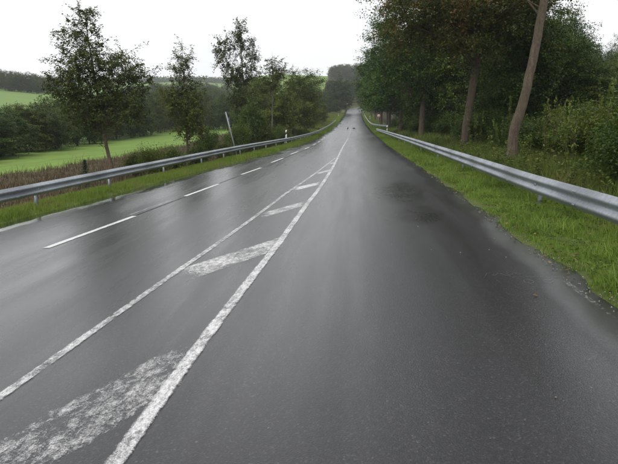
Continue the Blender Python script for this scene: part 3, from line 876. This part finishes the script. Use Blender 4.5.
# tall wild plants behind the right rail: each a stem with leaves
def build_weed(seed, h, n_leaf, leaf, spread=.16, stems=3):
    rng = rng_(seed)
    g = Geo(); LP = []
    for s_ in range(stems):
        a = rng.normal(size=2) * spread * .4; tip = a + rng.normal(size=2) * spread
        hh = h * rng.uniform(.75, 1.05)
        q = np.linspace(0, 1, 6)
        P = np.stack([a[0] + (tip[0] - a[0]) * q ** 1.5, a[1] + (tip[1] - a[1]) * q ** 1.5, -.05 + hh * q], -1)
        g.tube(P, np.linspace(.009, .003, 6), 4, cap=False)
        f = rng.uniform(.12, 1, n_leaf // stems)
        L = np.stack([ip(f, q, P[:, m]) for m in range(3)], -1)
        rr = leaf * (1.15 - .75 * f)[:, None]
        th = rng.uniform(0, 6.28, len(f))
        L[:, :2] += np.stack([np.cos(th), np.sin(th)], -1) * rr * .7
        LP.append(L)
    LP = np.vstack(LP)
    V, Q = leaf_quads(rng, LP, leaf, leaf * .5, .6)
    return g.mesh('stem'), np_mesh('leaves', V, Q, attrs={'tint': np.clip(rng.normal(.68, .2, len(Q)), 0, 1)})
weeds = [build_weed(60 + q, 1.3, 170, .10, .16 + .05 * q, 3 + q % 3) for q in range(4)]
WG = 'tall wild plants behind the right guardrail'
wr = []
for q in range(4):
    pass
wpos = [(4.5+2.2*((q*.618)%1), 11.5+q*.9, .45+.5*((q*.377)%1)) for q in range(34)] + [(6.9+.9*math.sin(q*2.1)+.02*q, 15.5+q*2.0, 1.5+1.1*abs(math.sin(q*1.3))) for q in range(13)] + [(5.6,15.6,2.0),(5.9,17.5,1.5),(6.7,17.0,2.6),(6.5,18.4,2.2),(5.2,16.8,1.0),(4.8,13.8,.8),(5.3,19.5,1.2),(7.0,20.6,2.4),(6.9,24.5,1.9),(5.0,21,1.0),(5.6,25.5,1.2),(6.8,27.5,1.8),(7.2,30.0,2.2),
        (5.3,29,1.0),(6.9,35.5,1.8),(7.2,38.0,1.9),(5.4,12.2,.9),(6.9,14.6,2.3),(5.2,34.5,1.0),(7.0,42.5,2.0),(7.1,47,1.8),(6.2,11.6,1.2),(4.7,16.2,.7),(4.75,18.6,.75),(6.1,20.5,1.5),(7.3,22.6,2.0)]
for q, (x, y, h) in enumerate(wpos):
    lb = ('very tall' if h > 2.1 else 'tall' if h > 1.4 else 'knee-high' if h < .85 else 'waist-high') + deep(y, ((15, ' nearest'), (20, ''), (30, ' farther'))).replace('deepest ', ' far') + ' wild plant behind rail ' + spot_right(bearing(x, y))
    if q < 4:
        r_ = tree_thing('wild_plant', at(x, y), weeds[q], 'bark_brown', 'leaf_shrub', lb, 'plant', WG, q * 1.0, names=('stem', 'leaves'))
        r_.scale = (1, 1, h / 1.3); wr.append(r_)
    else:
        copy_thing(wr[q % 4], at(x, y), q * 1.7, (1, 1, h / 1.3), lb, WG)

# ------------------------------------------------------------------ young trees and shrubs on the left bank
LR = 'young trees on the bank behind the left guardrail'
d = 26.0; x = W(109, d); z0 = G1(x, d)
la = build_tree(80, [(.05,0,-.2,.11),(0,0,.2,.095),(-.12,0,1.0,.085),(-.3,0,2.0,.075),(-.42,0,3.0,.062),(-.55,0,4.4,.045),(-.75,0,6.0,.025),(-.85,0,7.3,.008)],
                [(-.5,0,4.9,1.9,1.3,1.35),(-1.1,0,6.3,1.1,.9,1.1),(-.9,0,7.2,.55,.5,.55),(1.15,0,4.5,.8,.8,.8),(-1.9,0,4.2,.8,.8,.7),(.4,0,3.4,1.3,1.1,.8),(-1.1,.2,3.1,1.2,1.1,.8)], 200, .42, 26000, .10, limb=.30, loose=.12, twig_k=8, sub=8, lift=.8, gapvar=.5, flat=.9)
tree_thing('young_tree', (x, d, z0 - .05), la, 'bark_brown', 'leaf_birch', 'airy young tree with loose crown and leaning thin trunk, tallest on the left', 'tree', LR)
d = 36.0; x = W(187, d)
lb_ = build_tree(81, [(0,0,-.2,.09),(0,0,.4,.08),(-.02,0,2,.07),(-.05,0,4,.045),(-.1,0,6,.02),(-.12,0,7.6,.006)],
                 [(0,0,3.6,1.15,1.1,1.9),(-.15,0,5.7,.62,.6,1.8),(-.1,0,7.0,.3,.3,.6),(-.7,0,4.2,.8,.7,.9),(.5,0,2.5,.9,.9,.8)], 100, .42, 12500, .11, loose=.13, twig_k=6, limb=.3, lift=1.1, flat=1.1)
tree_thing('young_tree', at(x, d), lb_, 'bark_brown', 'leaf_olive', 'slender young tree with a spire-like olive crown left of the tilted pole', 'tree', LR)
d = 54.0; x = W(247, d)
lc = build_tree(82, [(0,0,-.2,.13),(0,0,.4,.11),(.05,0,2,.10),(-.1,0,5,.075),(-.3,0,8,.04),(-.4,0,11,.006)],
                [(-.5,0,9.6,.75,.7,1.9),(-1.9,0,8.6,.8,.7,1.5),(.6,0,8.6,.65,.6,1.5),(-.4,0,6.5,1.5,1.2,1.2),(0,0,4.0,1.6,1.4,1.5)], 105, .52, 12500, .16, loose=.14, twig_k=6, limb=.34, lift=1.6, flat=1.3)
tree_thing('young_tree', at(x, d), lc, 'bark_grey', 'leaf_birch', 'tall thin tree with separate plume-like tops rising above the others', 'tree', LR)
d = 62.0; x = W(273, d)
ld = build_tree(83, [(0,0,-.2,.10),(0,0,.4,.09),(.0,0,2.5,.08),(.1,0,5,.055),(.1,0,7.5,.03),(.1,0,9.6,.006)],
                [(.0,0,7.4,1.3,1.0,1.8),(-.8,0,6.3,1.0,.9,1.2),(.9,0,7.6,.8,.8,1.3)], 64, .48, 5200, .14, loose=.14, twig_k=6, limb=.34, lift=1.3)
tree_thing('young_tree', at(x, d), ld, 'bark_pale', 'leaf_olive', 'thin pale-stemmed young tree right of the plume-topped tree', 'tree', LR)
# bushy trees, down to the ground
def bushy(seed, h, r, n, leaf):
    return build_tree(seed, [(0,0,-.2,.2),(0,0,.5,.16),(.1,0,h*.4,.12),(.1,0,h*.75,.06),(.1,0,h*.97,.015)],
                      [(0,0,h*.42,r,r,h*.40),(r*.45,0,h*.68,r*.7,r*.7,h*.27),(-r*.3,.2,h*.60,r*.6,r*.6,h*.25)], int(130), r * .24, n, leaf, droop=.2, sides=6)
bA = bushy(84, 8.0, 3.0, 26000, .15); bB = bushy(85, 7.0, 2.7, 24000, .17); bC = bushy(86, 15.0, 5.0, 30000, .33)
BG = 'bushy trees lining the left side of the far road'
rA = tree_thing('bushy_tree', at(-8.5, 85), bA, 'bark_grey', 'leaf_bush', 'big bushy tree with foliage down to the ground behind the left marker post', 'tree', BG)
rA.scale = (1.22, 1.22, 1.24)
rB = tree_thing('bushy_tree', at(-9.6, 70), bB, 'bark_grey', 'leaf_bush', 'smaller rounded bushy tree left of the big bushy tree near the marker post', 'tree', BG)
copy_thing(rA, at(-12.0, 76), 2.0, (1, 1, 1.12), 'olive bushy tree just behind the big bushy tree on the left', BG)
copy_thing(rB, at(-8.3, 108), 1.2, (.95, .95, .8), 'rounded bushy tree right of and behind the big bushy tree', BG)
copy_thing(rA, at(-8.0, 138), 3.0, (.85, .85, .66), 'yellowish bushy tree farther along the left guardrail', BG)
copy_thing(rB, at(-12.5, 112), 3.0, (1.1, 1.1, .95), 'bushy tree half hidden behind the far left roadside trees', BG)
rC = tree_thing('roadside_tree', at(-7.2, 262), bC, 'bark_grey', 'leaf_dark', 'large round-topped tree standing left of the road where it climbs', 'tree', BG)
rC.scale = (1.25, 1.25, 1.1)
for k, (x, y, s_) in enumerate(((-9.5,165,.45),(-9,232,.5),(-15,275,.8),(-8.5,296,1.0),(-19,225,.42),(-16,190,.42),(-10,325,1.1),(-3,352,1.0),(6,372,1.1),(-12,360,1.0),(-1,395,1.2),(12,402,1.1),(-22,300,.6))):
    copy_thing(rC, at(x, y), k * 1.3, (s_, s_, s_), 'distant round-topped tree beside the top of the climbing road', BG)
for k, (x, y, s_) in enumerate(((36,318,1.0),(30,300,1.0),(44,350,1.1),(24,330,.01),(22,292,.9),(17,306,.8),(34,338,1.1),(30,372,1.2))):
    if s_ < .1: continue
    copy_thing(rC, at(x, y), k * 1.9 + .4, (s_, s_, s_), 'distant tree right of the bend at the top of the road', BG)

# shrubs behind the left rail
LS = 'shrubs behind the left guardrail'
for k, (px, d, py, wdt, mt, lb) in enumerate((
        (250,50,104,1.35,'leaf_dark','dark green shrub between the tilted pole and the pale-stemmed tree'),
        (236,43,122,1.0,'leaf_shrub','small green shrub close to the tilted pole'),
        (208,40,128,.9,'leaf_dark','low dark shrub left of the tilted pole'),
        (262,55,118,1.2,'leaf_olive','olive shrub left of the pale-stemmed tree'),
        (283,63,126,1.0,'leaf_shrub','low bright shrub behind the left marker post'),
        (272,57,128,.9,'leaf_shrub','low green shrub at the foot of the pale-stemmed tree'),
        (150,27.5,145,.8,'leaf_bush','arching leafy shrub between the two slender trees on the bank'),
        (172,31,146,.7,'leaf_shrub','small leafy shrub at the foot of the spire-like young tree'),
        (196,35,144,.7,'leaf_dark','small dark shrub right of the spire-like young tree'),
        (222,38,140,.7,'leaf_olive','low olive shrub just left of the tilted pole'),
        (300,84,128,1.2,'leaf_shrub','low shrub under the big bushy tree on the left'),
        (132,30,152,.6,'leaf_olive','small olive shrub right of the airy young tree'))):
    x = W(px, d); bush_at(k % 4, x, d, max(.5, Htop(py, d) - G1(x, d)), wdt, mt, lb, LS, k * .9)

# little conifer in the brown strip
rg = rng_(90); g = Geo(); g.tube([(0,0,-.1),(0,0,.6),(0,0,1.35)], [.03,.02,.004], 6)
LPn = []
for lv in np.linspace(.12, 1.3, 15):
    R_ = .40 * (1.4 - lv) / 1.3
    for q in range(9):
        th = q * .7 + lv * 9; dr = np.array([math.cos(th), math.sin(th), -.25 + .3 * lv])
        g.tube([(0,0,lv), dr * R_ + np.array([0,0,lv])], [.006,.003], 3, cap=False)
        f = rg.random((16, 1)); LPn.append(np.array([0,0,lv]) + dr * R_ * f + rg.normal(size=(16, 3)) * .022)
V, Q = leaf_quads(rg, np.vstack(LPn), .075, .014, .3)
d = 23.5; x = W(79, d)
tree_thing('young_conifer', at(x, d), (g.mesh('trunk'), np_mesh('needles', V, Q, attrs={'tint': rg.random(len(Q))})), 'bark_brown', 'needle',
           'small dark conifer in the brown strip behind the left guardrail', 'conifer', names=('trunk', 'needles'))

# ------------------------------------------------------------------ hedgerow trees beyond the meadow
HG = 'hedgerow trees along the far edge of the meadow'
ht = []
for k in range(4):
    h = (6, 7, 6.5, 7.5)[k]
    ht.append(build_tree(100 + k, [(0,0,-.2,.14),(0,0,.5,.11),(.1,0,h*.4,.08),(.1,0,h*.75,.05),(.1,0,h*.95,.012)],
                         [(0,0,h*.5,2.1,2.1,h*.40),(.4,0,h*.74,1.3,1.3,h*.22),(-.5,.2,h*.32,1.8,1.8,h*.2)], 100, .6, 17000, .15, droop=.15, sides=6))
hroots = []
ys = np.concatenate([np.arange(24, 60, 3.4), np.arange(60, 110, 4.6), np.arange(110, 260, 8)])
LBL = ('dark green hedgerow tree with dense foliage at the far edge of the meadow', 'olive hedgerow tree at the far edge of the meadow', 'mid green hedgerow tree at the far edge of the meadow', 'greyish green hedgerow tree at the far edge of the meadow')
for k, y in enumerate(ys):
    for row in range(2):
        yy = float(y) + rnd.uniform(-1.2, 1.2)
        x = float(xh(yy)) - .8 - row * 3.2 + rnd.uniform(-.7, .7)
        i = (k * 2 + row * 3 + k // 3) % 4
        tgt = ip(yy, [24, 45, 60, 90, 130, 260], [3.0, 3.5, 5.0, 6.8, 8.5, 10]) * rnd.uniform(.82, 1.12) + row * .5
        s_ = tgt / (6, 7, 6.5, 7.5)[i]
        mt = ('leaf_dark', 'leaf_olive', 'leaf_dark', 'leaf_birch')[i]
        lab = deep(yy, ((45, 'near '), (75, ''), (120, 'farther '))).replace('deepest', 'far') + ('dark green', 'olive', 'mid green', 'greyish green')[i] + (' front-row' if row == 0 else ' back-row') + ' hedgerow tree ' + spot_left(bearing(x, yy))
        fnd = [r_ for (ii, r_) in hroots if ii == i]
        if not fnd:
            r_ = tree_thing('hedgerow_tree', at(x, yy, .1), ht[i], 'bark_grey', mt, lab, 'tree', HG, rnd.uniform(0, 6))
            r_.scale = (s_, s_, s_); hroots.append((i, r_))
        else:
            copy_thing(fnd[0], at(x, yy, .1), rnd.uniform(0, 6), (max(s_, .9), max(s_, .9), s_), lab, HG)

for k in range(30):
    yy = rnd.uniform(125, 190); px = 186 + k * 4.3 + rnd.uniform(-2, 2); x = W(px, yy); i = k % 4
    s_ = ip(yy, [125, 190], [1.15, 1.45]) * rnd.uniform(.85, 1.12)
    copy_thing(hroots[i][1], at(x, yy, .1), rnd.uniform(0, 6), (s_, s_, s_), deep(yy, ((145, 'nearer '), (168, 'middle '))).replace('deepest', 'rearmost') + ('dark green', 'olive', 'mid green', 'greyish green')[i] + ' tree closing off the meadow ' + spot_left(px), 'trees closing the far end of the meadow')
# ------------------------------------------------------------------ woods on the hills
HW = 'trees of the wood on the left hilltop'
for k in range(30):
    yy = rnd.uniform(268, 300); px = -22 + k * 2.75 + rnd.uniform(-1, 1); x = W(px, yy)
    s_ = rnd.uniform(.95, 1.25)
    copy_thing(hroots[k % 4][1], at(x, yy, .2), k * 1.1, (s_ * 1.3, s_ * 1.3, s_ * 1.15), 'hazy dark tree in the wood on the left hilltop', HW)
HR = 'trees of the wood on the right hilltop'
for k in range(26):
    yy = rnd.uniform(520, 570); px = 334 + k * 1.9 + rnd.uniform(-1, 1); x = W(px, yy)
    s_ = rnd.uniform(1.6, 2.1)
    copy_thing(hroots[k % 4][1], at(x, yy, .2), k * 1.7, (s_ * 1.2, s_ * 1.2, s_), 'hazy tree in the wood on the hilltop above the road end', HR)
HM = 'hedge trees on the far hillside'
for k in range(34):
    yy = rnd.uniform(300, 420); px = 124 + k * 3.4 + rnd.uniform(-2, 2); x = W(px, yy)
    s_ = rnd.uniform(.9, 1.5)
    copy_thing(hroots[(k * 3) % 4][1], at(x, yy, .2), k * 2.1, (s_ * 1.3, s_ * 1.3, s_), 'hazy hedge tree on the hillside behind the meadow hedgerow', HM)
# the far-off wood on the pale horizon hill
rg = rng_(120)
n = 2600
yy = rg.uniform(830, 1000, n); px = rg.uniform(60, 262, n); xx = W(px, yy); hh = rg.uniform(3, 9, n)
LPf = np.repeat(np.stack([xx, yy, zg(xx, yy)], -1), 14, 0)
LPf += rg.normal(size=LPf.shape) * np.array([3.0, 3.0, 0]); LPf[:, 2] += rg.random(len(LPf)) * np.repeat(hh, 14)
V, Q = leaf_quads(rg, LPf, 2.4, 1.8, .4)
o = mesh_obj('distant_wood', np_mesh('distant_wood', V, Q, attrs={'tint': rg.random(len(Q))}), M['leaf_dark'])
tag(o, 'hazy far-off wood covering the horizon hill on the left', 'wood', kind='stuff')

# ------------------------------------------------------------------ grass and ground cover
def blades(name, seed, XY, h, w, mat, label, lean=.5, tint_mu=.45, tint_sd=.22, cat='grass'):
    rng = rng_(seed)
    n = len(XY)
    z = zg(XY[:, 0], XY[:, 1])
    h = h * rng.uniform(.5, 1.25, n); th = rng.uniform(0, 6.283, n)
    ln = lean * rng.uniform(.2, 1.0, n) * h
    dx, dy = np.cos(th) * ln, np.sin(th) * ln
    ph = rng.uniform(0, 6.283, n); wx, wy = np.cos(ph) * w / 2, np.sin(ph) * w / 2
    b = np.stack([XY[:, 0], XY[:, 1], z - .01], -1)
    side = np.stack([wx, wy, np.zeros(n)], -1)
    mid = b + np.stack([dx * .35, dy * .35, h * .6], -1)
    tip = b + np.stack([dx, dy, h], -1)
    V = np.stack([b - side, b + side, mid + side * .75, mid - side * .75, tip], 1).reshape(-1, 3)
    k = np.arange(n)[:, None] * 5
    Qd = k + np.array([[0, 1, 2, 3]]); Tr = k + np.array([[3, 2, 4]])
    pn = np.sin(XY[:, 0] * 1.9 + 2 * np.sin(XY[:, 1] * .7)) * .10 + np.sin(XY[:, 1] * 2.3 + XY[:, 0]) * .07
    pn = pn + .24 * np.sin(XY[:, 0] * .9 + XY[:, 1] * .45) * np.sin(XY[:, 1] * .8 - XY[:, 0] * 1.3) + .14 * np.sin(XY[:, 0] * 7.3 + 2 * np.sin(XY[:, 1] * 3.1)) * np.sin(XY[:, 1] * 6.1)
    tt = np.clip(rng.normal(tint_mu, tint_sd, n) + pn, 0, 1)
    o = mesh_obj(name, np_mesh(name, V, Qd, Tr, attrs={'tint': np.concatenate([tt, tt])}), M[mat])
    return tag(o, label, cat, kind='stuff')
rg = rng_(200)
def scatter(n, y0, y1, power, fx0, fx1, bias=1.0, clump=0.0):
    yy = y0 + (y1 - y0) * rg.random(n) ** power
    a, b = fx0(yy), fx1(yy)
    xx = a + (b - a) * rg.random(n) ** bias
    if clump:
        keep = (np.sin(xx * 5 + 3 * np.sin(yy * 1.7)) * np.sin(yy * 4.1 + xx * 1.3) + rg.normal(size=n) * .6) > -clump
        xx, yy = xx[keep], yy[keep]
    return np.stack([xx, yy], -1)
rag = lambda y: xr(y) + .05 + .09 * np.sin(3.1 * y) + .06 * np.sin(7.7 * y + 1) + .04 * np.sin(17 * y)
P1 = np.vstack([scatter(105000, 4, 26, 1.25, rag, lambda y: xr(y) + 2.2, 1.0, .5), scatter(26000, 26, 60, 1.3, lambda y: xr(y) + .02, lambda y: xr(y) + 2.2)])
near = P1[:, 1] < 26
hcol = np.where(near, .095, .15) * ip(P1[:, 0] - xr(P1[:, 1]), [0, .3, 1.0, 2.2], [.45, .75, .85, 1.15]) * (1 + .6 * np.sin(P1[:, 0] * 4 + 2 * np.sin(P1[:, 1] * 2.1)) * np.sin(P1[:, 1] * 1.7))
TC = scatter(170, 4.5, 26, 1.1, lambda y: xr(y) + .2, lambda y: xr(y) + 2.4)
PT = np.repeat(TC, 80, 0) + rg.normal(size=(170 * 80, 2)) * .09
blades('grass_tufts', 210, PT, np.repeat(rg.uniform(.10, .27, 170), 80), .009, 'grass_lush', 'taller grass tufts dotted over the right verge', lean=.9, tint_mu=.4)
blades('verge_grass', 201, P1, hcol, np.where(near, .008, .02), 'grass_lush', 'short bright grass on the right verge between asphalt and guardrail')
P2 = scatter(22000, 60, 260, 1.4, lambda y: xr(y) + .02, lambda y: xr(y) + 3.6)
blades('verge_grass', 202, P2, .2, .05, 'grass_lush', 'strip of grass along the far right road edge')
P3 = np.vstack([scatter(60000, 9, 34, 1.1, lambda y: xl(y) - 1.9, lambda y: xl(y) + .0, 1.0, .6), scatter(22000, 34, 80, 1.2, lambda y: xl(y) - 1.5, lambda y: xl(y) + .0)])
blades('verge_grass', 203, P3, np.where(P3[:, 1] < 34, .15, .18) * ip(xl(P3[:, 1]) - P3[:, 0], [0, .25, 1.9], [.45, .9, 1.3]), np.where(P3[:, 1] < 34, .012, .03), 'grass_blade', 'yellowish green grass under the left guardrail', tint_mu=.55)
P4 = scatter(16000, 80, 260, 1.4, lambda y: xl(y) - 3, lambda y: xl(y) + .0)
blades('verge_grass', 204, P4, .25, .06, 'grass_blade', 'grass strip along the far left road edge')
P5 = np.vstack([scatter(42000, 9, 36, 1.1, lambda y: xr(y) + 1.9, lambda y: xr(y) + 5.5, .9, .7), scatter(16000, 36, 110, 1.3, lambda y: xr(y) + 1.9, lambda y: xr(y) + 5.5)])
P5 = P5[np.hypot(P5[:, 0] - 4.7, (P5[:, 1] - 80) * .05) > .75]
blades('tall_grass', 205, P5, np.where(P5[:, 1] < 36, .42, .5) * ip(P5[:, 0] - xr(P5[:, 1]), [1.9, 2.6, 5.5], [.6, 1.0, 1.25]), np.where(P5[:, 1] < 36, .012, .03), 'tall_grass', 'tall straw-flecked grass and herbs behind the right guardrail', lean=.6)
P6 = scatter(46000, 16, 90, 1.2, lambda y: xm(y) - .2, lambda y: xf(y) + .1, 1.0)
P11 = scatter(30000, 72, 300, 1.2, lambda y: xl(y) - 9, lambda y: xl(y) - 1.6)
blades('bank_grass', 208, P11, .45, .06, 'tall_grass', 'rough straw-coloured grass on the bank behind the far left guardrail', tint_mu=.6)
P12 = scatter(9000, 300, 420, 1.0, lambda y: xl(y) - 45, lambda y: xl(y) - .1)
blades('bank_grass', 209, P12, .6, .12, 'tall_grass', 'rough grass under the trees at the top of the road')
blades('dry_stalks', 206, P6, rg.gamma(2.0, .085, len(P6)) + .05, .022, 'dry_stalk', 'brown dried weeds covering the strip between guardrail and meadow', lean=.7, cat='dry weeds')
# broad-leaved ground herbs in the verge
P8 = scatter(2600, 5, 30, 1.2, lambda y: xr(y) + .15, lambda y: xr(y) + 2.4)
C8 = np.concatenate([P8, (zg(P8[:, 0], P8[:, 1]) + rg.uniform(.02, .10, len(P8)))[:, None]], -1)
C8 = np.repeat(C8, 3, 0) + rg.normal(size=(len(C8) * 3, 3)) * np.array([.03, .03, .015])
V, Q = leaf_quads(rg, C8, .055, .035, 1.2)
tag(mesh_obj('clover_leaves', np_mesh('clover_leaves', V, Q, attrs={'tint': np.clip(rg.normal(.5, .2, len(Q)), 0, 1)}), M['leaf_shrub']), 'low broad-leaved herbs scattered in the right verge grass', 'herbs', kind='stuff')
# fallen leaves along the edge
P9 = np.vstack([scatter(420, 4.5, 40, 1.3, lambda y: xr(y) - .10, lambda y: xr(y) + .35), scatter(160, 5, 34, 1.2, lambda y: xr(y) + .3, lambda y: xr(y) + 2.6), scatter(10, 5, 40, 1.1, lambda y: xr(y) - 1.5, lambda y: xr(y))])
inside = P9[:, 0] < xr(P9[:, 1]) + .04
z9 = np.where(inside, zroad(P9[:, 0], P9[:, 1]) + .012, zg(P9[:, 0], P9[:, 1]) + .07)
V, Q = leaf_quads(rg, np.concatenate([P9, z9[:, None]], -1), .055, .04, 2.5)
tag(mesh_obj('fallen_leaves', np_mesh('fallen_leaves', V, Q, attrs={'tint': rg.random(len(Q))}), M['fallen_leaf']), 'fallen brown leaves along the right asphalt edge', 'leaves', kind='stuff')
# grit on the edge of the asphalt
P10 = np.vstack([scatter(420, 2.5, 20, 1.2, lambda y: xr(y) - .12, lambda y: xr(y) + .15), scatter(14, 2, 14, 1.2, lambda y: xr(y) - 2.0, lambda y: xr(y) - .1)])
s10 = rg.uniform(.004, .012, len(P10))
oct_ = np.array([(1,0,0),(-1,0,0),(0,1,0),(0,-1,0),(0,0,1),(0,0,-1)], float)
V = (np.concatenate([P10, (np.maximum(zroad(P10[:, 0], P10[:, 1]), 0) + s10 * .5)[:, None]], -1)[:, None] + oct_[None] * s10[:, None, None] * rg.uniform(.6, 1.2, (len(P10), 6, 1))).reshape(-1, 3)
T10 = (np.arange(len(P10))[:, None, None] * 6 + np.array([[0,2,4],[2,1,4],[1,3,4],[3,0,4],[2,0,5],[1,2,5],[3,1,5],[0,3,5]])[None]).reshape(-1, 3)
tag(mesh_obj('grit', np_mesh('grit', V, None, T10), M['stone']), 'loose grit and small stones along the right asphalt edge', 'grit', kind='stuff')

# ------------------------------------------------------------------ street furniture
def delineator(x, y, rz, label, sink=.1, up=0.0):
    z = G1(x, y) + up
    root = empty('marker_post', (x, y, z), label, 'marker post', 'white marker posts beside the road', rz)
    def prism(z0, z1, dz0=0.0, dz1=0.0, grow=0.0):
        # rounded triangular section, flat face to the traffic (-y)
        pts = np.array([(-.06,-.045),(.06,-.045),(.066,-.03),(.03,.05),(0,.066),(-.03,.05),(-.066,-.03)]) * (1 + grow)
        k = len(pts)
        Vb = [(a, b, z0 + dz0 * a / .06) for a, b in pts] + [(a, b, z1 + dz1 * a / .06) for a, b in pts]
        g = Geo(); g.add(Vb, [[q, (q + 1) % k, k + (q + 1) % k, k + q] for q in range(k)], [[2 * k - 0 - 1, k + q, k + q + 1] for q in range(k - 2)] + [[0, q + 1, q] for q in range(1, k - 1)])
        return g
    mesh_obj('post_body', prism(-sink, 1.02, 0, .03).mesh('post_body'), M['white_plastic'], root)
    b = mesh_obj('black_band', prism(.62, .86, .04, .04, .03).mesh('black_band'), M['black_plastic'], root)
    g = Geo(); g.box((0, -.051, .74), (.05, .01, .14)); mesh_obj('reflector', g.mesh('reflector'), M['reflector'], root)
    return root
delineator(-6.28, 57, .1, 'white marker post with black band behind the left guardrail', .6, .42)
delineator(5.0, 90, -.1, 'white marker post with black band where the near right guardrail ends')
delineator(5.2, 190, 0, 'small far white marker post on the right of the climbing road')
delineator(-5.4, 225, 0, 'small far white marker post on the left of the climbing road')

# tilted pole with the dark back of a plate
x, y = -7.2, 37.4
root = empty('tilted_sign', (x, y, G1(x, y)), 'grey pole leaning left behind the left guardrail with a narrow dark plate', 'sign')
root.rotation_euler = (0, math.radians(-13.5), 0)
g = Geo(); g.tube([(0,0,-.3),(0,0,1.4),(0,0,2.9)], .045, 10); mesh_obj('pole', g.mesh('pole', True), M['grey_pole'], root)
g = Geo(); g.box((.075, .06, 2.22), (.14, .012, .62), [[.55,-.835,0],[.835,.55,0],[0,0,1]]); mesh_obj('plate', g.mesh('plate'), M['sign_back'], root)
g = Geo()
for zz in (2.05, 2.42): g.box((.03, .03, zz), (.12, .06, .035))
mesh_obj('clamp', g.mesh('clamp'), M['grey_pole'], root)

def round_sign(x, y, zc, r, label, red=True, up=0.0):
    z = G1(x, y)
    root = empty('road_sign', (x, y, z), label, 'road sign')
    g = Geo(); g.tube([(0,0,-.3),(0,0,zc * .5),(0,0,zc + r * .7)], .04, 10); mesh_obj('pole', g.mesh('pole', True), M['grey_pole'], root)
    g = Geo(); g.tube([(0,-.055,zc),(0,-.043,zc)], r, 28); disc = mesh_obj('disc', g.mesh('disc'), M['sign_white'], root)
    if red:
        g = Geo()
        th = np.linspace(0, 2 * math.pi, 29)[:-1]; k = 28
        Vv = np.concatenate([np.stack([np.cos(th) * a, np.full(k, yy_), zc + np.sin(th) * a], -1) for a, yy_ in ((r, -.058), (r * .72, -.058), (r, -.054), (r * .72, -.054))])
        Qq = []
        for q in range(k):
            q2 = (q + 1) % k
            Qq += [[q, q2, k + q2, k + q], [2*k + q, 3*k + q, 3*k + q2, 2*k + q2], [q, 2*k + q, 2*k + q2, q2], [k + q, k + q2, 3*k + q2, 3*k + q]]
        g.add(Vv, Qq); mesh_obj('red_rim', g.mesh('red_rim'), M['sign_red'], disc)
    return root
round_sign(W(378, 128), 128, 2.35, .38, 'round road sign with red rim on a pole, right of the road under the avenue')
round_sign(-5.0 + 2.0, 284 + 14, 3.0, .75, 'small white round sign left of the top of the road', red=False)

# two dark birds on the wet road
def bird(x, y, rz, label, pose):
    z = float(zroad(x, y))
    root = empty('bird', (x, y, z), label, 'bird', None, rz, 1.25)
    if pose == 'up':
        prof = [(-.24,0,.16,.006),(-.17,0,.20,.03),(-.09,0,.235,.062),(0,0,.27,.082),(.07,0,.31,.078),(.115,0,.36,.052),(.135,0,.405,.044),(.155,0,.435,.040),(.178,0,.445,.026)]
        beak = [(.178,0,.443),(.245,0,.43)]
    else:
        prof = [(-.26,0,.20,.006),(-.18,0,.21,.03),(-.09,0,.22,.062),(0,0,.225,.082),(.08,0,.22,.076),(.14,0,.20,.050),(.18,0,.175,.044),(.205,0,.155,.038),(.225,0,.14,.024)]
        beak = [(.222,0,.142),(.275,0,.10)]
    a = np.array(prof)
    g = Geo(); g.tube(a[:, :3], a[:, 3], 12)
    mesh_obj('body', g.mesh('body', True), M['feather'], root)
    for s_ in (-1, 1):
        g = Geo(); Pw = np.array([(.06, s_*.078, a[4,2]-.02),(-.03, s_*.088, a[3,2]-.02),(-.14, s_*.05, a[2,2]-.03),(-.25, s_*.018, a[0,2]+.015)])
        g.tube(Pw, [.02, .036, .026, .005], 8); mesh_obj('wing', g.mesh('wing', True), M['feather'], root)
        g = Geo(); g.tube([(.0, s_*.035, .21),(.02, s_*.035, .10),(.0, s_*.035, .005)], [.018,.008,.006], 6)
        for an in (-.5, 0, .5, math.pi): g.tube([(0, s_*.035, .006),(math.cos(an)*.05, s_*.035 + math.sin(an)*.05, .005)], [.005,.003], 4)
        mesh_obj('leg', g.mesh('leg'), M['feather'], root)
    g = Geo(); g.tube(beak, [.014, .003], 6); mesh_obj('beak', g.mesh('beak'), M['feather'], root)
    return root
bird(-.95, 112, 1.2, 'dark bird standing upright on the far wet road near the centre line', 'up')
bird(.15, 113.5, .2, 'dark bird stooping to the far wet road, right of the upright one', 'down')

# ------------------------------------------------------------------ haze
hz = Geo(); hz.box((0, 1280, 48.75), (4000, 2700, 102.5))
m, t, p = mat_new('haze')
t.nodes.remove(p)
pv = N(t, 'ShaderNodeVolumePrincipled', Density=.00030)
pv.inputs['Color'].default_value = (.92, .94, .97, 1)
t.links.new(pv.outputs[0], t.nodes['Material Output'].inputs['Volume'])
tag(mesh_obj('haze', hz.mesh('haze'), m), 'thin pale haze over the valley', 'haze', kind='stuff')
